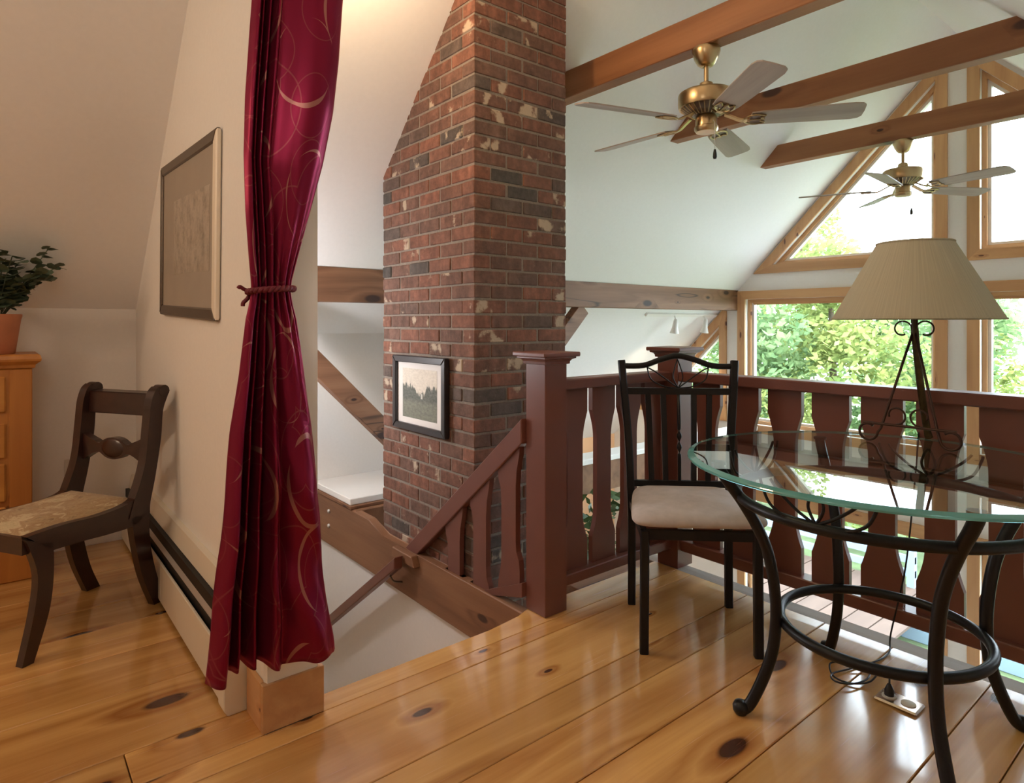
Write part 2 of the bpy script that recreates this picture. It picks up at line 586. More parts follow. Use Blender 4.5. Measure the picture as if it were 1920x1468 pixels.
def thing(name, label, cat, loc=(0, 0, 0), rotz=0.0, group=None, kind=None):
    o = bpy.data.objects.new(name, None)
    COL.objects.link(o)
    o.location = loc
    o.rotation_euler = (0, 0, rotz)
    o.empty_display_size = 0.1
    return tag(o, label, cat, group, kind)


def tag(o, label, cat, group=None, kind=None):
    o['label'] = label
    o['category'] = cat
    if group:
        o['group'] = group
    if kind:
        o['kind'] = kind
    return o


def struct(name, bm, mat, label, cat, smooth=False):
    return tag(obj(name, bm, mat, None, smooth), label, cat, kind='structure')


def box(bm, x0, x1, y0, y1, z0, z1, bevel=0.0, seg=1, mi=0):
    vs = [bm.verts.new(p) for p in ((x0, y0, z0), (x1, y0, z0), (x1, y1, z0), (x0, y1, z0), (x0, y0, z1), (x1, y0, z1), (x1, y1, z1), (x0, y1, z1))]
    fs = [bm.faces.new([vs[i] for i in q]) for q in ((3, 2, 1, 0), (4, 5, 6, 7), (0, 1, 5, 4), (1, 2, 6, 5), (2, 3, 7, 6), (3, 0, 4, 7))]
    for f in fs:
        f.material_index = mi
    if bevel:
        es = list({e for f in fs for e in f.edges})
        bmesh.ops.bevel(bm, geom=es, offset=bevel, segments=seg, affect='EDGES', profile=0.6)
    return bm


def B(*a, **k):
    return box(bmesh.new(), *a, **k)


def prism(bm, poly, axis, a0, a1, bevel=0.0):
    """extrude polygon (2D) along axis; poly coordinates are the other two axes in order"""
    def P(u, v, w):
        return {'X': (w, u, v), 'Y': (u, w, v), 'Z': (u, v, w)}[axis]
    lo = [bm.verts.new(P(u, v, a0)) for u, v in poly]
    hi = [bm.verts.new(P(u, v, a1)) for u, v in poly]
    n = len(poly)
    fs = [bm.faces.new(lo[::-1]), bm.faces.new(hi)]
    for i in range(n):
        fs.append(bm.faces.new((lo[i], lo[(i + 1) % n], hi[(i + 1) % n], hi[i])))
    if bevel:
        es = list({e for f in fs for e in f.edges})
        bmesh.ops.bevel(bm, geom=es, offset=bevel, segments=1, affect='EDGES')
    return bm


def holed(loops, axis, a0, a1):
    """extruded polygon with holes: loops[0] outline, the rest holes"""
    bm = bmesh.new()

    def P(u, v, w):
        return {'X': (w, u, v), 'Y': (u, w, v), 'Z': (u, v, w)}[axis]
    flat = [p for l in loops for p in l]
    tris = tessellate_polygon([[Vector((u, v, 0)) for u, v in l] for l in loops])
    lo = [bm.verts.new(P(u, v, a0)) for u, v in flat]
    hi = [bm.verts.new(P(u, v, a1)) for u, v in flat]
    for t in tris:
        try:
            bm.faces.new([lo[i] for i in t])
            bm.faces.new([hi[i] for i in reversed(t)])
        except ValueError:
            pass
    k = 0
    for l in loops:
        n = len(l)
        for i in range(n):
            a, b = k + i, k + (i + 1) % n
            bm.faces.new((lo[a], lo[b], hi[b], hi[a]))
        k += n
    return bm


def spline(pts, sub=6, closed=False):
    P = [Vector(p) for p in pts]
    n = len(P)
    out = []
    for i in range(n if closed else n - 1):
        if closed:
            p0, p1, p2, p3 = P[(i - 1) % n], P[i], P[(i + 1) % n], P[(i + 2) % n]
        else:
            p0, p1, p2, p3 = P[max(i - 1, 0)], P[i], P[i + 1], P[min(i + 2, n - 1)]
        for s in range(sub):
            t = s / sub
            out.append(0.5 * ((2 * p1) + (-p0 + p2) * t + (2 * p0 - 5 * p1 + 4 * p2 - p3) * t * t + (-p0 + 3 * p1 - 3 * p2 + p3) * t ** 3))
    if not closed:
        out.append(P[-1])
    return out


def tube(bm, pts, r, seg=8, closed=False, prof=None, up=None):
    """sweep a circle (or a profile list of (a,b)) along pts; r may be a list"""
    P = [Vector(p) for p in pts]
    n = len(P)
    rs = r if isinstance(r, (list, tuple)) else [r] * n
    if prof is None:
        prof = [(math.cos(2 * PI * i / seg), math.sin(2 * PI * i / seg)) for i in range(seg)]
    seg = len(prof)
    T = []
    for i in range(n):
        if closed:
            d = P[(i + 1) % n] - P[(i - 1) % n]
        else:
            d = P[min(i + 1, n - 1)] - P[max(i - 1, 0)]
        T.append(d.normalized())
    if up is None:
        up = Vector((0, 0, 1)) if abs(T[0].z) < 0.9 else Vector((1, 0, 0))
    N = (Vector(up) - T[0] * Vector(up).dot(T[0])).normalized()
    rings = []
    for i in range(n):
        if i:
            ax = T[i - 1].cross(T[i])
            if ax.length > 1e-7:
                N = Matrix.Rotation(T[i - 1].angle(T[i]), 3, ax.normalized()) @ N
            N = (N - T[i] * N.dot(T[i])).normalized()
        Bn = T[i].cross(N)
        rings.append([bm.verts.new(P[i] + (N * a + Bn * b) * rs[i]) for a, b in prof])
    for i in range(n if closed else n - 1):
        A, Bq = rings[i], rings[(i + 1) % n]
        for k in range(seg):
            bm.faces.new((A[k], A[(k + 1) % seg], Bq[(k + 1) % seg], Bq[k]))
    if not closed:
        bm.faces.new(rings[0][::-1])
        bm.faces.new(rings[-1])
    return bm


def rectprof(a, b):
    return [(a, b), (-a, b), (-a, -b), (a, -b)]


def T(pts, r, seg=8, closed=False, **k):
    return tube(bmesh.new(), pts, r, seg, closed, **k)


def lathe(bm, prof, cx=0, cy=0, z0=0, seg=32):
    rings = []
    for rr, z in prof:
        if rr < 1e-6:
            rings.append([bm.verts.new((cx, cy, z0 + z))])
        else:
            rings.append([bm.verts.new((cx + rr * math.cos(2 * PI * k / seg), cy + rr * math.sin(2 * PI * k / seg), z0 + z)) for k in range(seg)])
    for a, b in zip(rings[:-1], rings[1:]):
        for k in range(seg):
            k2 = (k + 1) % seg
            if len(a) == 1 and len(b) == 1:
                continue
            if len(a) == 1:
                bm.faces.new((a[0], b[k], b[k2]))
            elif len(b) == 1:
                bm.faces.new((a[k], a[k2], b[0]))
            else:
                bm.faces.new((a[k], a[k2], b[k2], b[k]))
    return bm


def L(prof, cx=0, cy=0, z0=0, seg=32):
    return lathe(bmesh.new(), prof, cx, cy, z0, seg)


def uvquad(name, corners, mat, parent, thick=None):
    """flat print: corners bl, br, tr, tl"""
    bm = bmesh.new()
    vs = [bm.verts.new(c) for c in corners]
    f = bm.faces.new(vs)
    lay = bm.loops.layers.uv.new('UVMap')
    for lp, uv in zip(f.loops, ((0, 0), (1, 0), (1, 1), (0, 1))):
        lp[lay].uv = uv
    return obj(name, bm, mat, parent, recalc=False)


# ================================================================== ROOM SHELL
RX, RZ = -1.775, 3.620           # ridge line runs along Y
YB, YG = -2.6, 6.30              # back wall, gable wall inner face
S = 1.0085


def roofz(x):
    return RZ - S * abs(x - RX)


def slope(sign, xe, label, name):
    x0, x1 = RX, xe
    bm = bmesh.new()
    poly = [(x0, roofz(x0)), (x1, roofz(x1)), (x1, roofz(x1) + 0.25), (x0, roofz(x0) + 0.25)]
    prism(bm, poly, 'Y', YB - 0.15, YG + 0.15)
    return struct(name, bm, M['ceil'], label, 'ceiling')


slope(-1, -5.70, 'white sloped ceiling descending behind the brick chimney to the timber purlin', 'ceiling_left')
slope(1, 2.15, 'white sloped ceiling descending from the ridge on the table side of the loft', 'ceiling_right')


def gpoly(*pts):
    return list(pts)


TW = 0.088   # casing width
XL, XR = -3.735, -1.944          # left main window opening
MR = lambda x: 2 * RX - 0.02 - x   # mirror about the mullion centre
w1 = [(XL, 0.115), (XR, 0.115), (XR, 1.452), (XL, 1.452)]
w2 = [(MR(x), z) for x, z in w1][::-1]
ro = lambda x, k: RZ - S * abs(x - RX) - k
u1 = [(-3.425, 1.805), (XR, 1.805), (XR, ro(XR, 0.155))]
u2 = [(MR(x), z) for x, z in u1][::-1]
t1 = [(-4.99, 0.20), (-4.048, 0.20), (-4.048, ro(-4.048, 0.155))]
t1[0] = (-(RZ - 0.155 - 0.20) / S + RX, 0.20)
t2 = [(MR(x), z) for x, z in t1][::-1]
lw1 = [(XL, -2.25), (XR, -2.25), (XR, -0.66), (XL, -0.66)]
lw2 = [(MR(x), z) for x, z in lw1][::-1]
outline = [(-5.7, -2.7), (2.15, -2.7), (2.15, roofz(2.15)), (RX, RZ), (-5.7, roofz(-5.7))]
struct('wall_gable', holed([outline, w1, w2, u1, u2, t1, t2, lw1, lw2], 'Y', YG, YG + 0.16), M['wall'],
       'white gable end wall holding the tall pine-trimmed windows', 'wall')


def window(idx, poly, label, jamb=0.10):
    w = thing('window_%d' % idx, label, 'window', (poly[0][0], YG, poly[0][1]), kind='structure')
    n = len(poly)
    cx = sum(p[0] for p in poly) / n
    cz = sum(p[1] for p in poly) / n
    # outward-offset polygon for casings, by intersecting shifted edges
    area = sum(poly[i][0] * poly[(i + 1) % n][1] - poly[(i + 1) % n][0] * poly[i][1] for i in range(n))
    sgn = 1 if area > 0 else -1

    def offs(d):
        res = []
        for i in range(n):
            p0, p1, p2 = Vector(poly[i - 1]), Vector(poly[i]), Vector(poly[(i + 1) % n])
            e1, e2 = (p1 - p0).normalized(), (p2 - p1).normalized()
            n1, n2 = Vector((e1.y, -e1.x)) * sgn, Vector((e2.y, -e2.x)) * sgn
            a, b = p1 + n1 * d, p1 + n2 * d
            den = e1.x * e2.y - e1.y * e2.x
            t = ((b - a).x * e2.y - (b - a).y * e2.x) / den
            res.append(tuple(a + e1 * t))
        return res
    outer = offs(TW)
    inner2 = offs(-0.034)
    inner3 = offs(-0.058)
    for i in range(n):
        j = (i + 1) % n
        horiz = abs(poly[i][1] - poly[j][1]) < 0.02
        m = M['trimX'] if horiz else M['trimZ']
        # pull long mitre points of slanted casings in a little so that they stay inside the roof
        obj('casing', prism(bmesh.new(), [poly[i], poly[j], outer[j], outer[i]], 'Y', YG - 0.022, YG), m, w)
        obj('jamb', prism(bmesh.new(), [poly[i], poly[j], inner2[j], inner2[i]], 'Y', YG + 0.045, YG + 0.16), M['trimX'] if horiz else M['trimZ'], w)
        obj('sash', prism(bmesh.new(), [inner2[i], inner2[j], inner3[j], inner3[i]], 'Y', YG + 0.075, YG + 0.125), M['white'] if (not horiz or poly[i][1] < cz) else M['trimX'], w)
    obj('pane', prism(bmesh.new(), inner3, 'Y', YG + 0.095, YG + 0.101), M['glass'], w)
    return w


window(1, w1, 'large square pine-trimmed window below the sloping triangle window, green trees filling it')
window(2, w2, 'large pine-trimmed window beyond the lampshade, washed out white by daylight')
window(3, u1, 'tall triangular pine-trimmed window under the left roof slope behind the far ceiling fan')
window(4, u2, 'tall triangular pine-trimmed window under the right roof slope, blown out white')
window(5, t1, 'small triangular pine-trimmed window below the purlin beyond the chair back')
window(6, t2, 'small triangular window under the low eave on the table side')
window(7, lw1, 'lower storey window with deck and lawn seen between the balusters')
window(8, lw2, 'lower storey window beneath the washed-out white window')

# walls of the loft and the lower room
struct('wall_left', B(-4.25, -4.10, YB, 0.66, -0.1, roofz(-4.10) + 0.12), M['wall'], 'low cream knee wall behind the pine dresser', 'wall')
struct('wall_partition', prism(bmesh.new(), [(-4.1, -0.02), (-1.915, -0.02), (-1.915, roofz(-1.915) + 0.1), (-4.1, roofz(-4.1) + 0.1)], 'Y', 0.62, 0.775), M['wall'],
       'cream partition wall with the tall framed print, ending behind the red curtain', 'wall')
struct('wall_back', prism(bmesh.new(), [(-4.25, -0.1), (0.66, -0.1), (0.66, roofz(0.66)), (RX, RZ + 0.1), (-4.25, roofz(-4.25))], 'Y', YB - 0.12, YB), M['wall'], 'plain cream wall at the back of the loft', 'wall')
struct('wall_right', B(0.56, 0.70, YB, 2.6, -0.1, roofz(0.56) + 0.12), M['wall'], 'low white knee wall on the table side of the loft', 'wall')
struct('wall_stair', B(-4.3, -1.99, 1.725, 1.752, -2.6, -0.252), M['wall'], 'white stairwell wall below the bolted timber beam', 'wall')
struct('wall_stair_near', B(-4.3, -1.99, 0.74, 0.77, -2.6, -0.02), M['wall'], 'white stairwell wall under the partition', 'wall')
struct('wall_ledge', B(-4.40, -4.25, 0.775, 2.62, -0.2, roofz(-4.25) + 0.1), M['wall'], 'white wall above the painted ledge left of the chimney', 'wall')
struct('wall_eave_left', B(-5.75, -5.61, YB, YG, -2.6, roofz(-5.61) + 0.1), M['peach'], 'peach lower wall under the eave beyond the white ledge', 'wall')
struct('wall_eave_right', B(2.06, 2.2, YB, YG, -2.6, roofz(2.06) + 0.1), M['wall'], 'white lower wall under the far eave', 'wall')
struct('floor_lower', B(-5.75, 2.2, YB, YG + 0.16, -2.65, -2.5), M['lower_floor'], 'pale floor of the room below the loft', 'floor')
struct('wall_lower_back', B(-5.75, 2.2, YB - 0.1, YB, -2.6, -0.1), M['wall'], 'plain wall at the back of the lower room', 'wall')

# ------------------------------------------------------------------ loft floor with its boards
fl = thing('floor', 'honey pine board floor of the loft and bedroom', 'floor', (-1, 0, 0), kind='structure')
obj('subfloor', B(-4.10, 0.56, YB, 0.62, -0.22, -0.024), M['subfloor'], fl)
obj('subfloor', B(-1.975, 0.56, 0.62, 2.565, -0.22, -0.024), M['subfloor'], fl)


def plank(x0, x1, y0, y1, poly=None):
    g = 0.0016
    bm = bmesh.new()
    if poly:
        prism(bm, poly, 'Z', -0.024, 0.0, bevel=0.0015)
    else:
        box(bm, x0 + g, x1 - g, y0 + g, y1 - g, -0.024, random.uniform(-0.0006, 0.0006), bevel=0.0022)
    return obj('plank', bm, M['floor'], fl)


plank(0, 0, 0, 0, poly=[(-1.893, 0.79), (-1.893, 2.58), (-2.03, 2.58), (-2.03, 1.74), (-2.0, 1.665), (-1.98, 1.50), (-1.98, 0.79)])
edges = [-1.893, -1.813, -1.520, -1.374, -1.182, -0.936, -0.634, -0.484, -0.235, 0.02, 0.29, 0.56]
for i, (a, b) in enumerate(zip(edges[:-1], edges[1:])):
    cut = {2: -0.62, 4: 0.35, 5: -1.1, 6: 0.9, 8: -0.4}.get(i)
    if cut is None:
        plank(a, b, YB, 2.58)
    else:
        plank(a, b, YB, cut)
        plank(a, b, cut, 2.58)
bed = [-4.10, -3.86, -3.63, -3.44, -3.19, -2.95, -2.69, -2.395, -2.055, -1.893]
for i, (a, b) in enumerate(zip(bed[:-1], bed[1:])):
    ye = 0.61 if b < -2.06 else 0.615
    cut = {0: -1.5, 2: -0.3, 3: 0.12, 5: -0.9, 6: -1.6, 7: -0.75, 8: 0.281}.get(i)
    if cut is None:
        plank(a, b, YB, ye)
    else:
        plank(a, b, YB, cut)
        plank(a, b, cut, ye)

# base block wrapping the end of the partition
bb = thing('baseboard_end', 'pine base block wrapped round the wall end under the curtain', 'baseboard', (-1.9, 0.7, 0), kind='structure')
obj('board', B(-1.912, -1.890, 0.606, 0.792, 0, 0.142, bevel=0.002), M['trimX'], bb)
obj('board', B(-2.042, -1.912, 0.606, 0.6195, 0, 0.142, bevel=0.002), M['trimX'], bb)
obj('board', B(-1.975, -1.912, 0.7755, 0.792, 0, 0.125, bevel=0.002), M['trimX'], bb)
tag(obj('corner_trim', prism(bmesh.new(), [(-1.9145, 0.616), (-1.9145, 0.780), (-1.898, 0.774), (-1.898, 0.622)], 'Z', 0.142, 3.3), M['white']),
    'white painted trim capping the partition end beside the curtain', 'trim', kind='structure')

# ================================================================== TIMBER FRAME
def beam(name, bm, m, label, cat='beam', group=None):
    return tag(obj(name, bm, m), label, cat, group)


beam('purlin', prism(bmesh.new(), [(-3.82, 1.333), (-3.82, roofz(-3.82) - 0.004), (-3.97, roofz(-3.97) - 0.004), (-3.97, 1.333)], 'Y', 0.78, YG - 0.001, bevel=0.004), M['pineY'], 'long knotty pine purlin running behind the chimney to the gable window')
for y0, y1, lab in ((2.61, 2.705, 'cross beam above the near ceiling fan, nearest collar beam to the chimney'),
                    (3.82, 3.915, 'middle of the three pine collar beams crossing the vaulted ceiling'),
                    (5.06, 5.155, 'farthest pine collar beam, the far ceiling fan hanging from it')):
    bm = bmesh.new()
    hz = 2.68
    e = lambda z: RX - (RZ - z) / S
    prism(bm, [(e(2.52) - 0.01, 2.52), (2 * RX - e(2.52) + 0.01, 2.52), (2 * RX - e(hz) + 0.01, hz), (e(hz) - 0.01, hz)], 'Y', y0, y1, bevel=0.004)
    beam('collar_beam', bm, M['pineX'], lab, group='collar beams')
tag(obj('frame_post', B(-3.965, -3.825, 2.49, 2.65, -2.5, 1.333, bevel=0.005), M['pineY']), 'timber post standing behind the brick chimney', 'post')


def brace(ya, za, yb, zb, label):
    bm = bmesh.new()
    d = Vector((yb - ya, zb - za)).normalized()
    n = Vector((-d.y, d.x)) * 0.062
    poly = [(ya + n.x, za + n.y), (ya - n.x, za - n.y), (yb - n.x, zb - n.y), (yb + n.x, zb + n.y)]
    prism(bm, poly, 'X', -3.935, -3.845, bevel=0.004)
    return beam('knee_brace', bm, M['pineY'], label, 'brace', 'knee braces')


brace(1.19, 1.325, 2.39, 0.125, 'diagonal timber knee brace on the white wall left of the chimney')
brace(3.945, 1.325, 2.745, 0.125, 'short visible stub of diagonal brace just right of the chimney under the purlin')
# plate timber with the white ledge
beam('plate_timber', B(-3.72, -3.60, 1.705, YG - 0.001, -0.19, 0.055, bevel=0.005), M['beamX'], 'rough brown plate timber under the white ledge left of the chimney')
tag(obj('ledge_cap', B(-4.25, -3.66, 1.70, 2.485, 0.075, 0.115, bevel=0.004), M['white']), 'white painted ledge top between the chimney and the stair beam', 'ledge', kind='structure')
tag(obj('ledge_board', B(-4.25, -3.635, 1.69, 2.485, 0.055, 0.075, bevel=0.003), M['beamX']), 'thin brown board under the white ledge', 'board')
tag(obj('plate_cap', B(-3.78, -3.58, 2.70, YG - 0.001, 0.056, 0.10, bevel=0.004), M['white']), 'white cap along the plate timber seen between the balusters', 'trim', kind='structure')
# stair side beam with bolts
sb = thing('stair_beam', 'big brown bolted timber beam beside the stairwell ending at the loft edge', 'beam', (-3, 1.72, -0.12))
bm = bmesh.new()
prism(bm, [(-4.3, -0.252), (-1.985, -0.252), (-1.985, -0.006), (-3.25, -0.006), (-3.42, 0.05), (-4.3, 0.055)], 'Y', 1.70, 1.752, bevel=0.005)
obj('timber', bm, M['beamX'], sb)
bm = bmesh.new()
prism(bm, [(-3.07, -0.055), (-2.83, -0.055), (-2.86, -0.003), (-3.06, -0.003)], 'Y', 1.66, 1.70, bevel=0.004)
obj('rail_block', bm, M['beamX'], sb)
for z in (-0.03, -0.125):
    bm = bmesh.new()
    lathe(bm, [(0, 0.012), (0.010, 0.011), (0.014, 0.004), (0.014, 0), (0, 0)], seg=12)
    bmesh.ops.rotate(bm, verts=bm.verts, matrix=Matrix.Rotation(PI / 2, 3, 'X'))
    bmesh.ops.translate(bm, verts=bm.verts, vec=(-3.975, 1.70, z))
    obj('bolt', bm, M['steel'], sb, smooth=True)
# rim timber under the open railing and the weathered beam along the loft edge
beam('rim_timber', B(-2.16, -2.035, 2.06, 2.56, -0.22, -0.012, bevel=0.004), M['pineY'], 'orange pine timber just outside the loft edge below the railing')
beam('edge_beam', B(-2.2, 0.56, 2.582, 2.672, -0.24, -0.004, bevel=0.004), M['grey_wood'], 'weathered grey sawn beam along the loft edge under the long railing')

# ================================================================== CHIMNEY
CX1, CY0 = -2.438, 1.757
CH = thing('chimney', 'tall red-brown brick chimney with lime-washed bricks rising through the ceiling', 'chimney', (-2.9, 2.06, -2.5))
BL, BH, BW, CO = 0.193, 0.0605, 0.0965, 0.0711
PL = 0.2033
CX0 = CX1 - (PL / 2 + 4 * PL) + 0.0105
CY1 = CY0 + 3 * PL - 0.0105
bm = bmesh.new()
prism(bm, [(CX0 + 0.0045, -2.5), (CX1 - 0.0045, -2.5), (CX1 - 0.0045, roofz(CX1) + 0.15), (CX0 + 0.0045, roofz(CX0) + 0.15)], 'Y', CY0 + 0.0045, CY1 - 0.0045)
obj('mortar', bm, M['mortar'], CH)
brick_me = {}


def brick_mesh(dx, dy):
    k = (round(dx, 4), round(dy, 4))
    if k not in brick_me:
        bm = box(bmesh.new(), -dx / 2, dx / 2, -dy / 2, dy / 2, -BH / 2, BH / 2, bevel=0.0035)
        bmesh.ops.recalc_face_normals(bm, faces=bm.faces[:])
        me = bpy.data.meshes.new('brick')
        bm.to_mesh(me)
        bm.free()
        me.materials.append(M['brick'])
        brick_me[k] = me
    return brick_me[k]


rb = random.Random(3)
nb = 0
rest = bmesh.new()
row = 0
z = -0.46
while z < 3.25:
    zc = z + BH / 2
    lst = []
    if row % 2 == 0:
        for k in range(3):
            lst.append((CX1 - BW / 2, CY0 + k * PL + BL / 2, BW, BL, 'R'))
        for k in range(4):
            lst.append((CX1 - PL / 2 - k * PL - BL / 2, CY0 + BW / 2, BL, BW, 'L'))
    else:
        for k in range(4):
            lst.append((CX1 - k * PL - BL / 2, CY0 + BW / 2, BL, BW, 'L'))
        lst.append((CX1 - 4 * PL - BW / 2 + 0.005, CY0 + BL / 2, BW, BL, 'L'))
        for k in range(2):
            lst.append((CX1 - BW / 2, CY0 + PL / 2 + k * PL + BL / 2, BW, BL, 'R'))
        lst.append((CX1 - BL / 2, CY1 - BW / 2, BL, BW, 'R'))
    for (x, y, dx, dy, side) in lst:
        if z > roofz(x + dx / 2) + 0.01:
            continue
        out = zc > 2.74 or (side == 'L' and zc < -0.06) or zc < -0.36
        jx, jy = rb.uniform(-0.0022, 0.0022), rb.uniform(-0.0022, 0.0022)
        if out or nb >= 300:
            box(rest, x - dx / 2, x + dx / 2, y - dy / 2, y + dy / 2, z, z + BH)
        else:
            o = bpy.data.objects.new('brick', brick_mesh(dx, dy))
            COL.objects.link(o)
            o.parent = CH
            o.matrix_parent_inverse = Matrix.Translation(-CH.location)
            o.location = (x + jx, y + jy, zc + rb.uniform(-0.0015, 0.0015))
            o.rotation_euler = (rb.uniform(-0.006, 0.006), rb.uniform(-0.006, 0.006), rb.uniform(-0.008, 0.008))
            nb += 1
    z += CO
    row += 1
o = obj('brickwork', rest, M['brick'], CH)
o['kind'] = 'stuff'

# framed forest photograph on the chimney
pf = thing('picture_frame', 'black framed forest photograph with white mount hanging on the brick chimney', 'picture', (-2.907, 1.75, 0.62))
px0, px1, pz0, pz1 = -3.171, -2.640, 0.622, 1.023
yb = 1.752


def frame_rails(x0, x1, z0, z1, w, y0, y1, m, parent, ms=None):
    for i, poly in enumerate(([(x0, z1), (x1, z1), (x1 - w, z1 - w), (x0 + w, z1 - w)],
                              [(x0, z0), (x1, z0), (x1 - w, z0 + w), (x0 + w, z0 + w)],
                              [(x0, z0), (x0 + w, z0 + w), (x0 + w, z1 - w), (x0, z1)],
                              [(x1, z0), (x1 - w, z0 + w), (x1 - w, z1 - w), (x1, z1)])):
        obj('frame_rail' if i < 2 else 'frame_stile', prism(bmesh.new(), poly, 'Y', y0, y1, bevel=0.004), (ms[i] if ms else m), parent)


frame_rails(px0, px1, pz0, pz1, 0.036, yb - 0.030, yb, M['frame_black'], pf)
obj('mount', B(px0 + 0.03, px1 - 0.03, yb - 0.012, yb - 0.004, pz0 + 0.03, pz1 - 0.03), M['mat_white'], pf)
uvquad('photograph', [(-3.082, yb - 0.0128, 0.690), (-2.735, yb - 0.0128, 0.690), (-2.735, yb - 0.0128, 0.955), (-3.082, yb - 0.0128, 0.955)], M['photo'], pf)

# tall print on the partition wall (hangs a little crooked)
PT = thing('picture_frame', 'tall dark framed sepia print with taupe mount on the cream wall', 'picture', (-2.845, 0.62, 1.56))
PT.rotation_euler = (0, math.radians(2.1), 0)
x0, x1, z0, z1 = -0.475, 0.475, -0.338, 0.338


def lrails(w, y0, y1):
    mm = [M['frame_brown'], M['frame_brown'], M['frame_brown'], M['frame_lit']]
    for i, poly in enumerate(([(x0, z1), (x1, z1), (x1 - w, z1 - w), (x0 + w, z1 - w)], [(x0, z0), (x1, z0), (x1 - w, z0 + w), (x0 + w, z0 + w)],
                              [(x0, z0), (x0 + w, z0 + w), (x0 + w, z1 - w), (x0, z1)], [(x1, z0), (x1 - w, z0 + w), (x1 - w, z1 - w), (x1, z1)])):
        bm = bmesh.new()
        prism(bm, poly, 'Y', y0, y1, bevel=0.005)
        o = local('frame_rail' if i < 2 else 'frame_stile', bm, mm[i], PT)
        if i == 3:
            o['label'] = 'frame stile coloured pale as if catching the light'


lrails(0.044, -0.022, -0.002)
local('mount', B(x0 + 0.03, x1 - 0.03, -0.014, -0.006, z0 + 0.03, z1 - 0.03), M['mat_taupe'], PT)
o = uvquad('print', [(-0.215, -0.0146, -0.158), (0.37, -0.0146, -0.158), (0.37, -0.0146, 0.155), (-0.215, -0.0146, 0.155)], M['print'], None)
o.parent = PT

# ================================================================== RAILINGS
def newel(cx, cy, z0, label, w=0.061):
    t = thing('newel_post', label, 'post', (cx, cy, z0), group='newel posts')
    obj('post', B(cx - w, cx + w, cy - w, cy + w, z0, 1.05, bevel=0.003), M['paint_brown'], t)
    a = w + 0.001
    bm = bmesh.new()
    levels = [(a, 1.028), (a + 0.007, 1.030), (a + 0.008, 1.040), (a + 0.014, 1.048), (a + 0.026, 1.053), (a + 0.026, 1.060)]
    rings = [[bm.verts.new((cx + sx * q, cy + sy * q, zz)) for sx, sy in ((-1, -1), (1, -1), (1, 1), (-1, 1))] for q, zz in levels]
    for r1, r2 in zip(rings[:-1], rings[1:]):
        for k in range(4):
            bm.faces.new((r1[k], r1[(k + 1) % 4], r2[(k + 1) % 4], r2[k]))
    bm.faces.new(rings[0][::-1])
    bm.faces.new(rings[-1])
    obj('cap_moulding', bm, M['paint_brown'], t)
    obj('cap', B(cx - w - 0.041, cx + w + 0.041, cy - w - 0.041, cy + w + 0.041, 1.060, 1.079, bevel=0.004), M['paint_brown'], t)
    return t


NX, NY = -1.975, 1.795
newel(NX, NY, 0.0, 'thick brown newel post at the stair corner in front of the chimney')
P2X, P2Y = -1.958, 2.649
newel(P2X, P2Y, -0.004, 'brown corner newel post behind the metal chair back')


def bal_outline(wide, narrow, z0, z1, s0=0.36, s1=0.66, cut=None):
    """half outline of a flat sawn baluster: straight ends, waisted middle"""
    a, b = wide / 2, narrow / 2
    h = z1 - z0
    pts = [(a, z0), (a, z0 + 0.115)]
    za, zb = z0 + 0.115, z0 + 0.235
    for k in range(1, 7):
        t = k / 7
        s = math.sin(t * PI / 2)
        pts.append((a + (b - a) * s, za + (zb - za) * t))
    pts += [(b, zb), (b, z1 - 0.235)]
    zc, zd = z1 - 0.235, z1 - 0.105
    for k in range(1, 7):
        t = k / 7
        s = 1 - math.cos(t * PI / 2)
        pts.append((b + (a - b) * s, zc + (zd - zc) * t))
    pts += [(a, zd), (a, z1)]
    return pts


def baluster(parent, axis, u, c, half, z0, z1, outl):
    """axis: direction the rail runs; u position along it; c centre of thickness"""
    poly = [(u + x, zz) for x, zz in outl] + [(u - x, zz) for x, zz in reversed(outl)]
    bm = bmesh.new()
    prism(bm, poly, 'Y' if axis == 'X' else 'X', c - half, c + half)
    return obj('baluster', bm, M['paint_brown'], parent)


# short railing from the stair newel to the corner newel (runs along Y)
r1 = thing('railing', 'short brown baluster railing between the stair newel and the corner newel', 'railing', (NX, 2.2, 0.09), group='loft railings')
obj('top_rail', B(NX - 0.045, NX + 0.045, NY + 0.061, P2Y - 0.061, 0.916, 0.961, bevel=0.005), M['paint_brown'], r1)
obj('bottom_rail', B(NX - 0.035, NX + 0.042, NY + 0.061, P2Y - 0.061, 0.088, 0.134, bevel=0.004), M['paint_brown'], r1)
ol = bal_outline(0.150, 0.092, 0.134, 0.916)
for yc in (1.957, 2.139, 2.321, 2.500):
    baluster(r1, 'Y', yc, NX - 0.004, 0.012, 0.134, 0.916, ol if yc != 2.500 else bal_outline(0.150, 0.092, 0.134, 0.916))
# long railing running along X beside the table
r2 = thing('railing', 'long brown baluster railing behind the glass table and lamp', 'railing', (-0.8, P2Y, 0.09), group='loft railings')
obj('top_rail', B(P2X + 0.061, 0.559, P2Y - 0.055, P2Y + 0.045, 0.912, 0.958, bevel=0.005), M['paint_brown'], r2)
obj('bottom_rail', B(P2X + 0.061, 0.559, P2Y - 0.042, P2Y + 0.035, 0.082, 0.134, bevel=0.004), M['paint_brown'], r2)
k = 0
xg = -1.672 - 0.0966
while xg < 0.5:
    baluster(r2, 'X', xg, P2Y, 0.012, 0.134, 0.912, bal_outline(0.150, 0.096, 0.134, 0.912))
    xg += 0.1932
